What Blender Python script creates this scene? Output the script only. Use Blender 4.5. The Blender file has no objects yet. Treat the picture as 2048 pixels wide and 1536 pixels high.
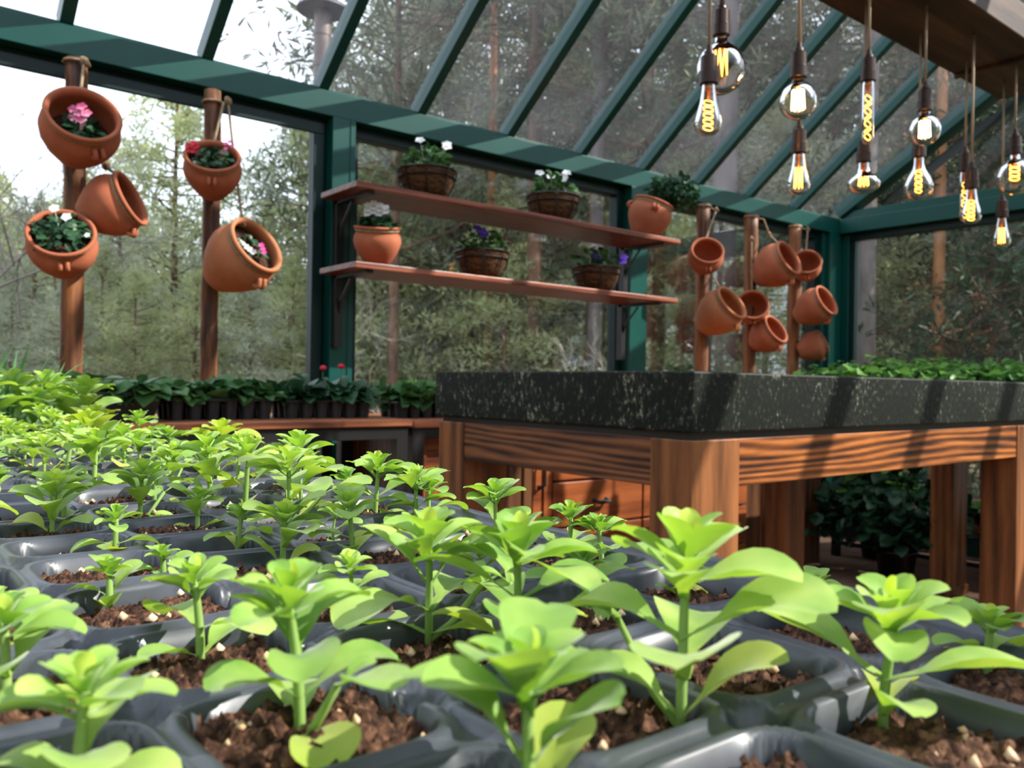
import bpy, bmesh, math, random
import numpy as np
from mathutils import Vector, Matrix, Quaternion
R = random.Random(7)
NR = np.random.RandomState(11)
PI = math.pi
S = bpy.context.scene
COL = S.collection

# ------------------------------------------------------------------ camera, world, sun, exposure
cam_d = bpy.data.cameras.new('camera'); cam = bpy.data.objects.new('camera', cam_d); COL.objects.link(cam)
cr, cu, cf = Vector((.77726, -.62896, .01646)), Vector((-.01251, .0107, .99986)), Vector((.62905, .77737, -.00045))
cam.matrix_world = Matrix(((cr.x, cu.x, -cf.x, 0), (cr.y, cu.y, -cf.y, 0), (cr.z, cu.z, -cf.z, .97), (0, 0, 0, 1)))
cam_d.sensor_width = 36; cam_d.lens = 29.62; cam_d.clip_start = .01; cam_d.clip_end = 600
cam_d.dof.use_dof = True; cam_d.dof.focus_distance = .46; cam_d.dof.aperture_fstop = 19
S.camera = cam
w = bpy.data.worlds.new('sky'); S.world = w; w.use_nodes = True
wn = w.node_tree.nodes; wl = w.node_tree.links
bg = wn['Background']
bg.inputs['Color'].default_value = (.80, .87, 1.0, 1)
bg.inputs['Strength'].default_value = 2.1
sun_d = bpy.data.lights.new('sun', 'SUN'); sun = bpy.data.objects.new('sun', sun_d); COL.objects.link(sun)
sun.rotation_euler = Vector((1.1, -1.0, 1.2)).to_track_quat('Z', 'Y').to_euler()
sun_d.energy = 9; sun_d.angle = .009; sun_d.color = (1, .94, .84)
S.view_settings.view_transform = 'Standard'; S.view_settings.look = 'None'
S.view_settings.gamma = 1; S.view_settings.exposure = .25; S.view_settings.use_curve_mapping = False
S.cycles.transparent_max_bounces = 24; S.cycles.max_bounces = 7; S.cycles.caustics_reflective = False
S.cycles.caustics_refractive = False; S.cycles.sample_clamp_indirect = 6

# ------------------------------------------------------------------ materials
def mat(name, col=(.5, .5, .5), rough=.6, metal=0, spec=.5):
    m = bpy.data.materials.new(name); m.use_nodes = True
    b = m.node_tree.nodes['Principled BSDF']
    b.inputs['Base Color'].default_value = (*col, 1); b.inputs['Roughness'].default_value = rough
    b.inputs['Metallic'].default_value = metal; b.inputs['Specular IOR Level'].default_value = spec
    return m
def N(m, t, **k):
    n = m.node_tree.nodes.new(t)
    for a, v in k.items(): setattr(n, a, v)
    return n
def L(m, a, b): m.node_tree.links.new(a, b)
def coords(m, scale=(1, 1, 1), kind='Object'):
    tc = N(m, 'ShaderNodeTexCoord'); mp = N(m, 'ShaderNodeMapping'); mp.inputs['Scale'].default_value = scale
    L(m, tc.outputs[kind], mp.inputs['Vector']); return mp.outputs['Vector']
def ramp(m, fac, stops):
    r = N(m, 'ShaderNodeValToRGB'); e = r.color_ramp.elements
    while len(e) < len(stops): e.new(.5)
    for i, (p, c) in enumerate(stops): e[i].position = p; e[i].color = (*c, 1)
    L(m, fac, r.inputs['Fac']); return r.outputs['Color']
def noise(m, vec, scale, detail=3, rough=.5, dist=0):
    n = N(m, 'ShaderNodeTexNoise'); n.inputs['Scale'].default_value = scale; n.inputs['Detail'].default_value = detail
    n.inputs['Roughness'].default_value = rough; n.inputs['Distortion'].default_value = dist
    L(m, vec, n.inputs['Vector']); return n.outputs['Fac']
def bump(m, h, strength=.3, dist=.01):
    b = N(m, 'ShaderNodeBump'); b.inputs['Strength'].default_value = strength; b.inputs['Distance'].default_value = dist
    L(m, h, b.inputs['Height']); L(m, b.outputs['Normal'], m.node_tree.nodes['Principled BSDF'].inputs['Normal'])
def noisy(name, stops, scale=8, rough=.6, sc=(1, 1, 1), detail=4, bmp=0, bd=.005, spec=.4, kind='Object', dist=0):
    m = mat(name, rough=rough, spec=spec); v = coords(m, sc, kind); f = noise(m, v, scale, detail, .55, dist)
    L(m, ramp(m, f, stops), m.node_tree.nodes['Principled BSDF'].inputs['Base Color'])
    if bmp: bump(m, f, bmp, bd)
    return m
def wood(name, axis, dark, mid, light, scale=1, rough=.5, ring=38, bmp=.35, amp=.17):
    """grain lines run along axis; ring = lines per metre-ish"""
    m = mat(name, rough=rough, spec=.35)
    sc = [1, 1, 1]; sc['XYZ'.index(axis)] = .1
    v = coords(m, sc)
    n1 = noise(m, v, 4 * scale, 3, .5)
    sp = N(m, 'ShaderNodeSeparateXYZ'); L(m, v, sp.inputs[0])
    o = [sp.outputs[i] for i in range(3) if 'XYZ'[i] != axis]
    a1 = N(m, 'ShaderNodeMath', operation='MULTIPLY_ADD'); L(m, o[0], a1.inputs[0]); a1.inputs[1].default_value = .55; L(m, o[1], a1.inputs[2])
    a2 = N(m, 'ShaderNodeMath', operation='MULTIPLY'); L(m, a1.outputs[0], a2.inputs[0]); a2.inputs[1].default_value = ring * 9
    a3 = N(m, 'ShaderNodeMath', operation='MULTIPLY_ADD'); L(m, n1, a3.inputs[0]); a3.inputs[1].default_value = ring * 1.3; L(m, a2.outputs[0], a3.inputs[2])
    fr = N(m, 'ShaderNodeMath', operation='SINE'); L(m, a3.outputs[0], fr.inputs[0])
    n2 = noise(m, v, 30 * scale, 4, .6)
    ad = N(m, 'ShaderNodeMath', operation='MULTIPLY_ADD'); L(m, fr.outputs[0], ad.inputs[0]); ad.inputs[1].default_value = amp; L(m, n2, ad.inputs[2])
    c = ramp(m, ad.outputs[0], [(.22, dark), (.5, mid), (.78, light)])
    L(m, c, m.node_tree.nodes['Principled BSDF'].inputs['Base Color'])
    bump(m, ad.outputs[0], bmp, .003)
    return m
def leafmat(name, stops, trans=.35, rough=.5, scale=6, tcol=None, rnd=True):
    m = mat(name, rough=rough, spec=.3); b = m.node_tree.nodes['Principled BSDF']
    v = coords(m); f = noise(m, v, scale, 2)
    if rnd:
        oi = N(m, 'ShaderNodeObjectInfo'); ad = N(m, 'ShaderNodeMath', operation='MULTIPLY_ADD')
        L(m, oi.outputs['Random'], ad.inputs[0]); ad.inputs[1].default_value = .22; L(m, f, ad.inputs[2])
        sb = N(m, 'ShaderNodeMath', operation='SUBTRACT'); L(m, ad.outputs[0], sb.inputs[0]); sb.inputs[1].default_value = .11; f = sb.outputs[0]
    c = ramp(m, f, stops)
    L(m, c, b.inputs['Base Color'])
    tr = N(m, 'ShaderNodeBsdfTranslucent'); mx = N(m, 'ShaderNodeMixShader'); mx.inputs[0].default_value = trans
    if tcol:
        mc = N(m, 'ShaderNodeMixRGB', blend_type='MULTIPLY'); mc.inputs[0].default_value = 1; L(m, c, mc.inputs[1]); mc.inputs[2].default_value = (*tcol, 1); L(m, mc.outputs[0], tr.inputs['Color'])
    else: L(m, c, tr.inputs['Color'])
    out = m.node_tree.nodes['Material Output']
    L(m, b.outputs[0], mx.inputs[1]); L(m, tr.outputs[0], mx.inputs[2]); L(m, mx.outputs[0], out.inputs['Surface'])
    return m
def glassmat(name, dust=.05, tint=(.96, .98, .98), refl=1.0, dscale=30):
    m = mat(name); nt = m.node_tree; nt.nodes.remove(nt.nodes['Principled BSDF']); out = nt.nodes['Material Output']
    t = N(m, 'ShaderNodeBsdfTransparent'); t.inputs[0].default_value = (*tint, 1)
    g = N(m, 'ShaderNodeBsdfGlossy'); g.inputs['Roughness'].default_value = .01
    fr = N(m, 'ShaderNodeFresnel'); fr.inputs['IOR'].default_value = 1.35
    mu = N(m, 'ShaderNodeMath', operation='MULTIPLY'); L(m, fr.outputs[0], mu.inputs[0]); mu.inputs[1].default_value = refl
    mx = N(m, 'ShaderNodeMixShader'); L(m, mu.outputs[0], mx.inputs[0]); L(m, t.outputs[0], mx.inputs[1]); L(m, g.outputs[0], mx.inputs[2])
    if dust:
        d = N(m, 'ShaderNodeBsdfTranslucent'); d.inputs[0].default_value = (.75, .76, .8, 1)
        v = coords(m, (1, 1, 1)); f = noise(m, v, dscale, 5, .7); f2 = noise(m, v, 2.2, 2)
        mm = N(m, 'ShaderNodeMath', operation='MULTIPLY'); L(m, f, mm.inputs[0]); L(m, f2, mm.inputs[1])
        m3 = N(m, 'ShaderNodeMath', operation='MULTIPLY'); L(m, mm.outputs[0], m3.inputs[0]); m3.inputs[1].default_value = dust * 4
        m2 = N(m, 'ShaderNodeMixShader'); L(m, m3.outputs[0], m2.inputs[0]); L(m, mx.outputs[0], m2.inputs[1]); L(m, d.outputs[0], m2.inputs[2]); mx = m2
    L(m, mx.outputs[0], out.inputs['Surface'])
    return m
def emit(name, col, st):
    m = mat(name); b = m.node_tree.nodes['Principled BSDF']
    b.inputs['Emission Color'].default_value = (*col, 1); b.inputs['Emission Strength'].default_value = st; b.inputs['Base Color'].default_value = (*col, 1)
    return m

M = {}
M['paint'] = noisy('green_paint', [(.3, (.002, .05, .041)), (.7, (.003, .062, .05))], 3, .35, spec=.3)
M['paint_dark'] = noisy('dark_green_paint', [(.3, (.002, .014, .014)), (.7, (.003, .02, .019))], 3, .4, spec=.25)
M['terra'] = noisy('terracotta', [(.3, (.30, .085, .04)), (.55, (.38, .12, .06)), (.75, (.44, .155, .08))], 9, .75, detail=6, bmp=.08, spec=.2)
M['terra2'] = noisy('terracotta_ochre', [(.3, (.34, .125, .055)), (.6, (.41, .16, .072)), (.8, (.46, .2, .1))], 9, .75, detail=6, bmp=.08, spec=.2)
M['bark_pole'] = wood('pole_wood', 'Z', (.03, .012, .006), (.18, .065, .022), (.33, .125, .04), 1.6, .55, 9, .8)
M['shelf_wood'] = wood('shelf_wood', 'X', (.04, .012, .007), (.19, .055, .03), (.3, .09, .045), 1, .35)
M['table_x'] = wood('table_wood_x', 'X', (.02, .006, .003), (.17, .05, .012), (.42, .14, .03), 1.3, .42, 38, .45, amp=.2)
M['table_y'] = wood('table_wood_y', 'Y', (.02, .008, .004), (.12, .042, .016), (.22, .082, .03), 1.3, .5, 38, .45, amp=.2)
M['table_z'] = wood('table_wood_z', 'Z', (.04, .014, .006), (.17, .062, .02), (.29, .11, .036), 1, .45, 14, .25, amp=.1)
M['beam_wood'] = wood('beam_wood', 'X', (.012, .006, .004), (.045, .023, .013), (.1, .055, .033), .8, .6, 5, .4, amp=.12)
M['cab_wood'] = wood('cabinet_wood', 'X', (.06, .015, .006), (.22, .06, .018), (.34, .1, .03), .8, .35, 5, .1, amp=.08)
M['cab_dark'] = wood('cabinet_wood_brown', 'Z', (.02, .009, .005), (.08, .032, .014), (.13, .055, .022), .8, .4, 22, .15)
M['bench_wood'] = wood('bench_wood', 'X', (.12, .04, .02), (.3, .1, .045), (.42, .16, .07), 1.4, .4, 14, .15)
def granite():
    m = mat('speckled_granite', rough=.55, spec=.18); b = m.node_tree.nodes['Principled BSDF']
    v = coords(m, (1, 1, .55)); f = noise(m, v, 120, 3, .65); f2 = noise(m, v, 9, 3)
    a = N(m, 'ShaderNodeMath', operation='MULTIPLY_ADD'); L(m, f2, a.inputs[0]); a.inputs[1].default_value = .3; L(m, f, a.inputs[2])
    L(m, ramp(m, a.outputs[0], [(.62, (.002, .004, .002)), (.71, (.008, .010, .006)), (.78, (.04, .046, .03)), (.88, (.24, .24, .18))]), b.inputs['Base Color'])
    bump(m, a.outputs[0], .2, .002); return m
M['granite'] = granite()
M['plastic'] = noisy('grey_black_plastic', [(.3, (.03, .034, .042)), (.7, (.055, .062, .075))], 60, .36, spec=.5, detail=6, bmp=.12, bd=.0006)
M['plastic_black'] = mat('black_plastic', (.012, .012, .014), .4)
M['metal_black'] = mat('black_iron', (.012, .012, .012), .4, .3)
M['soil'] = noisy('potting_soil', [(.35, (.012, .006, .004)), (.5, (.06, .026, .015)), (.65, (.16, .08, .045))], 300, .9, detail=5, bmp=.8, bd=.003, spec=.2)
M['crumb'] = noisy('soil_crumb', [(.3, (.025, .012, .008)), (.7, (.13, .06, .035))], 90, .9, spec=.2)
M['perlite'] = noisy('perlite', [(.3, (.5, .26, .12)), (.7, (.8, .6, .4))], 90, .6, spec=.3)
LG = [(.28, (.17, .34, .05)), (.5, (.32, .50, .10)), (.72, (.48, .63, .16))]
M['seed_leaf'] = leafmat('seedling_leaf', LG, .42, .5, 55, (.95, 1.0, .3))
M['seed_leaf_y'] = leafmat('seedling_leaf_yellow', [(.3, (.40, .54, .08)), (.7, (.60, .68, .15))], .45, .42, 40, (1, 1, .3))
for k_ in ('seed_leaf', 'seed_leaf_y'):
    b_ = M[k_].node_tree.nodes['Principled BSDF']; b_.inputs['Sheen Weight'].default_value = .35; b_.inputs['Sheen Roughness'].default_value = .4
    bump(M[k_], noise(M[k_], coords(M[k_]), 320, 2), .15, .0006)
M['seed_stem'] = leafmat('seedling_stem', [(.3, (.25, .42, .10)), (.7, (.38, .52, .16))], .3, .5, 40)
M['herb'] = leafmat('herb_leaf', [(.3, (.05, .16, .025)), (.7, (.14, .32, .06))], .4, .45, 12)
M['dark_leaf'] = leafmat('dark_leaf', [(.3, (.03, .10, .03)), (.7, (.10, .22, .06))], .25, .4, 12)
M['geran_leaf'] = leafmat('geranium_leaf', [(.3, (.012, .05, .022)), (.7, (.04, .11, .045))], .2, .4, 12)
M['parsley'] = leafmat('parsley_leaf', [(.3, (.05, .15, .025)), (.7, (.14, .30, .06))], .4, .45, 8)
M['grass'] = leafmat('grass_blade', [(.3, (.10, .25, .08)), (.7, (.22, .4, .15))], .4, .45, 20)
M['needle_light'] = leafmat('pine_needles_light', [(.25, (.30, .34, .16)), (.5, (.45, .49, .25)), (.75, (.58, .61, .34))], .4, .6, .8)
M['needle_grey'] = leafmat('pine_needles_grey', [(.3, (.34, .38, .27)), (.7, (.52, .55, .40))], .4, .6, .8)
M['needle_dark'] = leafmat('pine_needles_dark', [(.3, (.06, .08, .04)), (.7, (.19, .22, .11))], .3, .6, .8)
M['needle_spruce'] = leafmat('spruce_needles', [(.3, (.012, .035, .014)), (.7, (.035, .07, .03))], .2, .6, .8)
M['bark'] = noisy('pine_bark', [(.3, (.05, .033, .025)), (.5, (.17, .10, .07)), (.7, (.33, .19, .12))], 6, .9, (1, 1, .35), bmp=.5, bd=.03, spec=.1)
M['bark_orange'] = noisy('pine_bark_orange', [(.3, (.2, .08, .035)), (.7, (.5, .24, .11))], 6, .9, (1, 1, .35), bmp=.5, bd=.03, spec=.1)
M['bark_grey'] = noisy('grey_bark', [(.3, (.08, .068, .066)), (.7, (.2, .17, .165))], 6, .9, (1, 1, .35), bmp=.5, bd=.03, spec=.1)
M['twig'] = mat('bare_twig', (.2, .17, .15), .8)
M['twig_pale'] = mat('bare_twig_pale', (.42, .37, .3), .8)
M['rope'] = noisy('hemp_rope', [(.3, (.2, .135, .08)), (.7, (.38, .28, .18))], 150, .9, bmp=.5, bd=.002, spec=.1)
M['cord'] = mat('beige_cord', (.3, .22, .14), .8)
M['socket'] = mat('bronze_socket', (.035, .02, .015), .35, .7)
M['filament'] = emit('filament', (1, .40, .06), 7)
M['filament_hot'] = emit('filament_bright', (1, .72, .35), 16)
M['filament_dim'] = emit('filament_dim', (1, .40, .08), 8)
M['brass'] = mat('brass', (.5, .2, .06), .4, .8)
M['bulb'] = glassmat('bulb_glass', 0, (.97, .95, .9), 1.3)
M['bulb_amber'] = glassmat('bulb_glass_amber', 0, (.93, .88, .74), 1.3)
M['glass'] = glassmat('window_glass', .006, (.95, .97, .96), .7, 30)
M['roofglass'] = glassmat('roof_glass', .05, (.93, .95, .97), .7, 90)
M['pink'] = leafmat('pink_petal', [(.35, (.75, .12, .28)), (.6, (.85, .4, .58))], .2, .6, 60)
M['magenta'] = leafmat('magenta_petal', [(.3, (.55, .04, .25)), (.7, (.75, .15, .4))], .2, .6, 60)
M['red'] = leafmat('red_petal', [(.3, (.5, .01, .02)), (.7, (.75, .03, .06))], .2, .6, 60)
M['white'] = leafmat('white_petal', [(.3, (.75, .75, .72)), (.7, (.9, .9, .9))], .2, .6, 60)
M['purple'] = leafmat('purple_petal', [(.3, (.10, .03, .4)), (.7, (.2, .09, .65))], .2, .6, 60)
M['coir'] = noisy('coconut_fibre', [(.3, (.03, .015, .008)), (.7, (.13, .065, .03))], 40, .95, (1, 1, 2), detail=6, bmp=.9, bd=.006, spec=.1)
M['tag'] = mat('white_plastic_tag', (.75, .75, .78), .4)
M['chimney'] = noisy('brown_flue', [(.3, (.09, .06, .05)), (.7, (.2, .14, .12))], 3, .5, spec=.5)
M['cap'] = noisy('flue_cap', [(.3, (.05, .05, .065)), (.7, (.09, .09, .11))], 6, .5)
def brick():
    m = mat('brick_floor', rough=.85); b = m.node_tree.nodes['Principled BSDF']
    mp = coords(m); bt = N(m, 'ShaderNodeTexBrick'); L(m, mp, bt.inputs['Vector'])
    bt.inputs['Scale'].default_value = 4.5; bt.inputs['Color1'].default_value = (.2, .095, .06, 1); bt.inputs['Color2'].default_value = (.29, .15, .10, 1)
    bt.inputs['Mortar'].default_value = (.2, .16, .13, 1); bt.inputs['Mortar Size'].default_value = .015
    L(m, bt.outputs['Color'], b.inputs['Base Color']); return m
M['brick'] = brick()
M['forest_floor'] = noisy('forest_floor', [(.3, (.05, .045, .025)), (.5, (.14, .1, .065)), (.7, (.24, .18, .12))], 1.2, .95, detail=8, bmp=.5, bd=.1, spec=.1)
M['hill'] = noisy('distant_hill', [(.3, (.2, .16, .16)), (.7, (.32, .27, .27))], .12, .95, detail=8, spec=0)
M['siding'] = noisy('white_siding', [(.3, (.5, .5, .6)), (.7, (.6, .6, .7))], 2, .7)

# ------------------------------------------------------------------ mesh helpers
class MB:
    def __init__(s): s.v = []; s.f = []; s.m = []; s.n = 0
    def add(s, v, f, mi=0):
        v = np.asarray(v, float).reshape(-1, 3); s.v.append(v)
        for q in f: s.f.append(tuple(int(i) + s.n for i in q)); s.m.append(mi)
        s.n += len(v); return s
    def addn(s, v, farr, mi=0):           # vertex array, face index array
        s.v.append(v); s.f.extend(map(tuple, (farr + s.n).tolist())); s.m.extend([mi] * len(farr)); s.n += len(v); return s
    def box(s, a, b, mi=0):
        x0, y0, z0 = a; x1, y1, z1 = b
        v = [(x0, y0, z0), (x1, y0, z0), (x1, y1, z0), (x0, y1, z0), (x0, y0, z1), (x1, y0, z1), (x1, y1, z1), (x0, y1, z1)]
        return s.add(v, [(0, 3, 2, 1), (4, 5, 6, 7), (0, 1, 5, 4), (1, 2, 6, 5), (2, 3, 7, 6), (3, 0, 4, 7)], mi)
    def tube(s, pts, rad, seg=8, mi=0, caps=True):
        P = np.asarray(pts, float); n = len(P); r = np.full(n, rad) if np.isscalar(rad) else np.asarray(rad, float)
        T = np.gradient(P, axis=0); T /= np.linalg.norm(T, axis=1)[:, None] + 1e-12
        up = np.array([0, 0, 1.]) if abs(T[0][2]) < .9 else np.array([1., 0, 0])
        a = np.cross(T[0], up); a /= np.linalg.norm(a); V = []
        th = np.arange(seg) * 2 * PI / seg
        for i in range(n):
            a = a - T[i] * (a @ T[i]); a /= np.linalg.norm(a) + 1e-12; b = np.cross(T[i], a)
            V.append(P[i] + r[i] * (np.outer(np.cos(th), a) + np.outer(np.sin(th), b)))
        V = np.vstack(V); F = []
        for i in range(n - 1):
            for k in range(seg): F.append((i * seg + k, i * seg + (k + 1) % seg, (i + 1) * seg + (k + 1) % seg, (i + 1) * seg + k))
        if caps: F.append(tuple(range(seg))[::-1]); F.append(tuple((n - 1) * seg + k for k in range(seg)))
        return s.add(V, F, mi)
    def lathe(s, prof, seg=24, mi=0, mtx=None):
        V = []; F = []
        for r, z in prof:
            for k in range(seg): V.append((r * math.cos(2 * PI * k / seg), r * math.sin(2 * PI * k / seg), z))
        for i in range(len(prof) - 1):
            for k in range(seg): F.append((i * seg + k, i * seg + (k + 1) % seg, (i + 1) * seg + (k + 1) % seg, (i + 1) * seg + k))
        V = np.array(V)
        if mtx is not None: V = V @ np.array(mtx.to_3x3()).T + np.array(mtx.translation)
        return s.add(V, F, mi)
    def build(s, name, mats, parent=None, loc=None, smooth=False, bevel=0):
        me = bpy.data.meshes.new(name)
        V = np.vstack(s.v) if s.v else np.zeros((0, 3))
        me.from_pydata(V.tolist(), [], s.f); 
        if not isinstance(mats, (list, tuple)): mats = [mats]
        for m in mats: me.materials.append(M[m])
        if len(mats) > 1: me.polygons.foreach_set('material_index', s.m)
        if smooth: me.polygons.foreach_set('use_smooth', [True] * len(me.polygons))
        me.update()
        o = bpy.data.objects.new(name, me); COL.objects.link(o)
        if parent: o.parent = parent
        if loc is not None: o.location = loc
        if bevel:
            b = o.modifiers.new('bevel', 'BEVEL'); b.width = bevel; b.segments = 2; b.limit_method = 'ANGLE'
        return o
def tag(o, label=None, cat=None, group=None, kind=None):
    if label: o['label'] = label
    if cat: o['category'] = cat
    if group: o['group'] = group
    if kind: o['kind'] = kind
    return o
def empty(name, loc, label=None, cat=None, group=None, quat=None):
    o = bpy.data.objects.new(name, None); COL.objects.link(o); o.location = loc; o.empty_display_size = .05
    if quat is not None: o.rotation_mode = 'QUATERNION'; o.rotation_quaternion = quat
    return tag(o, label, cat, group)
def copy_tree(o, parent=None):
    c = o.copy(); COL.objects.link(c); c.parent = parent
    for ch in o.children: copy_tree(ch, c)
    return c
def struct(mb, name, m, **k): return tag(mb.build(name, m, **k), kind='structure')

def leaf_shapes(pos, dirs, ups, length, width, curl=.25, fold=.15, shape=(.0, .75, 1.0, .8, .0)):
    """many leaves at once: pos,dirs,ups (n,3), length,width (n)"""
    n = len(pos); dirs = dirs / (np.linalg.norm(dirs, axis=1)[:, None] + 1e-9)
    side = np.cross(dirs, ups); side /= np.linalg.norm(side, axis=1)[:, None] + 1e-9
    nor = np.cross(side, dirs)
    K = len(shape); V = np.zeros((n, K, 3, 3))
    for i, wd in enumerate(shape):
        t = i / (K - 1)
        c = pos + dirs * (length * t)[:, None] - nor * (length * curl * t * t)[:, None]
        wv = side * (width * .5 * wd)[:, None]; up = nor * (width * fold * wd)[:, None]
        V[:, i, 0] = c - wv + up; V[:, i, 1] = c; V[:, i, 2] = c + wv + up
    F = []
    for i in range(K - 1):
        a = i * 3
        F += [(a, a + 1, a + 4, a + 3), (a + 1, a + 2, a + 5, a + 4)]
    F = np.array(F); F = (F[None] + (np.arange(n) * K * 3)[:, None, None]).reshape(-1, 4)
    return V.reshape(-1, 3), F

def fix_up(dirs):
    up = np.tile([0, 0, 1.], (len(dirs), 1)); bad = np.abs(dirs[:, 2]) > .9; up[bad] = [1, 0, 0]; return up

# ------------------------------------------------------------------ building: ground, floor, left wall, end wall, roof
g = MB()
xs = np.concatenate([np.linspace(-60, -3, 14), np.linspace(0, 60, 40), np.linspace(70, 160, 10)]); ys = np.concatenate([np.linspace(-60, 2, 14), np.linspace(4, 60, 40), np.linspace(70, 160, 10)])
def ground_z(x, y):
    d = max(0, max(x - 6, y - 4)); return -.12 + min(d, 40) * .012 + .12 * math.sin(x * .45) * math.cos(y * .37) * min(1, d / 4)
V = [(x, y, ground_z(x, y)) for y in ys for x in xs]; nx = len(xs)
g.add(V, [(j * nx + i, j * nx + i + 1, (j + 1) * nx + i + 1, (j + 1) * nx + i) for j in range(len(ys) - 1) for i in range(nx - 1)])
tag(g.build('ground', 'forest_floor', smooth=True), kind='structure')
h = MB(); xs = np.linspace(-60, 150, 60)
V = []
for i, x in enumerate(xs):
    H = (17 + 5 * math.sin(x * .05 + 1.0) + 2.0 * math.sin(x * .17))
    for j in range(6): V.append((x, 105 + j * 8, H * (j / 5) ** .8 - 1))
h.add(V, [(i * 6 + j, (i + 1) * 6 + j, (i + 1) * 6 + j + 1, i * 6 + j + 1) for i in range(59) for j in range(5)])
tag(h.build('hill', 'hill', smooth=True), kind='structure')
struct(MB().box((-2, -1.1, -.1), (5.4, 3.15, 0)), 'floor', 'brick')

X0, X1, YL, YR, EZ0, EZ1 = -2.0, 5.2, 3.0, -1.0, 2.0, 2.095
# left wall: eave beam, posts, sill; panes as windows
wl_ = MB()
wl_.box((X0, YL, EZ0), (X1 + .12, YL + .12, EZ1)).box((X0, YL + .015, EZ1), (X1 + .12, YL + .12, EZ1 + .012))
for a, b in ((1.51, 1.61), (3.203, 3.33), (5.1, 5.32), (-.35, -.25), (X0, X0 + .1)): wl_.box((a, YL, 0), (b, YL + .12, EZ0))
wl_.box((5.06, YL + .03, 0), (5.1, YL + .12, EZ0)); wl_.box((1.585, YL - .004, 0), (1.592, YL, EZ0))
wl_.box((X0, YL, 0), (X1, YL + .12, .14))
struct(wl_, 'wall_left', 'paint', bevel=.004)
def window(name, a, b, z0, z1, y=YL, fw=.045, inner=0):
    o = struct(MB().box((a + fw, y + .098, z0 + fw), (b - fw, y + .102, z1 - fw)), name, 'glass')
    f = MB()
    def fr(a, b, z0, z1, w_, y0, y1):
        f.box((a, y0, z1 - w_), (b, y1, z1)).box((a, y0, z0), (b, y1, z0 + w_)).box((a, y0, z0 + w_), (a + w_, y1, z1 - w_)).box((b - w_, y0, z0 + w_), (b, y1, z1 - w_))
    fr(a, b, z0, z1, fw, y + .06, y + .118)
    if inner: fr(a + .012, b - .012, z0, z1 - .02, inner, y + .045, y + .06)
    f.build('window_frame', 'paint_dark', o, bevel=.003)
    return o
window('window_1', -.25, 1.51, .14, 2.0, inner=.045)
window('window_2', 1.61, 3.203, .14, 2.0)
window('window_3', 3.33, 5.06, .14, 2.0)
window('window_4', X0 + .1, -.35, .14, 2.0)
# end wall
we = MB()
we.box((X1, YR, EZ0), (X1 + .12, YL, EZ1)).box((X1 + .03, YR, EZ1), (X1 + .1, YL, EZ1 + .055))
we.box((X1, YR, 0), (X1 + .12, YR + .1, EZ0)).box((X1, YR, 0), (X1 + .12, YL, .14)).box((X1 + .045, 2.95, 0), (X1 + .12, YL, EZ0))
for y in (2.48, 1.2): we.box((X1 + .03, y - .02, .14), (X1 + .11, y + .02, EZ0 if y < 2 else .80))
struct(we, 'wall_end', 'paint', bevel=.004)
f = MB().box((X1 + .098, YR + .1, .14), (X1 + .102, 2.95, 1.955)); o = struct(f, 'window_5', 'glass')
MB().box((X1 + .05, YR + .1, 1.955), (X1 + .118, 2.95, EZ0)).box((X1 + .06, 2.915, .14), (X1 + .118, 2.95, 1.955)).build('window_frame', 'paint_dark', o, bevel=.003)
# right wall and near wall (behind the camera): same construction
wr = MB(); wr.box((X0, YR - .12, EZ0), (X1 + .12, YR, EZ1)).box((X0, YR - .12, 0), (X1, YR, .14))
for a in (X0, .2, 2.0, 3.7, 5.1): wr.box((a, YR - .12, .14), (a + .1, YR, EZ0))
struct(wr, 'wall_right', 'paint')
struct(MB().box((X0 + .1, YR - .1, .14), (X1, YR - .096, 2.0)), 'window_6', 'glass')
wb = MB(); wb.box((X0 - .1, YR, EZ0), (X0, YL, EZ1)).box((X0 - .1, YR, 0), (X0, YL, .14))
for y in (YR, .2, 1.7, 2.9): wb.box((X0 - .1, y, .14), (X0, y + .1, EZ0))
struct(wb, 'wall_near', 'paint')
# roof: rafters left and right, ridge, panes
RY = 1.0
def rafter(mb, x, y0, z0, y1, z1, w_=.042, hh=.07):
    d = Vector((0, y1 - y0, z1 - z0)).normalized(); n = Vector((0, -d.z, d.y)) if d.y > 0 else Vector((0, d.z, -d.y))
    V = []
    for (yy, zz) in ((y0, z0), (y1, z1)):
        for sx, sn in ((-1, 0), (1, 0), (1, 1), (-1, 1)): V.append((x + sx * w_ / 2, yy + n.y * hh * sn, zz + n.z * hh * sn))
    mb.add(V, [(0, 1, 2, 3), (7, 6, 5, 4), (0, 4, 5, 1), (1, 5, 6, 2), (2, 6, 7, 3), (3, 7, 4, 0)])
SL = .79; RX = [-1.75, -1.29, -.825, -.36, .108, .575, 1.025, 1.475, 1.925, 2.405, 2.868, 3.32, 3.775, 4.245, 4.74]
ZR = EZ1 + SL * (YL - RY)
for i, x in enumerate(RX):
    rf = MB(); rafter(rf, x, YL + .03, EZ1 - .01, RY, ZR); rf.box((x - .030, 0, 0), (x - .029, 0, 0))if False else None
    struct(rf, 'trim_%d' % (i + 1), 'paint', bevel=.003)
for i, x in enumerate(RX):
    rf = MB(); rafter(rf, x, YR - .03, EZ1 - .01, RY, ZR)
    struct(rf, 'trim_%d' % (i + 31), 'paint')
ZE = EZ1 + .62 * (YL - RY)
rf = MB(); rafter(rf, 5.26, YL, EZ1 + .01, RY, ZE, .12, .09); rafter(rf, 5.26, YR, EZ1 + .01, RY, ZE, .12, .09)
struct(rf, 'trim_51', 'paint', bevel=.004)
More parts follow.
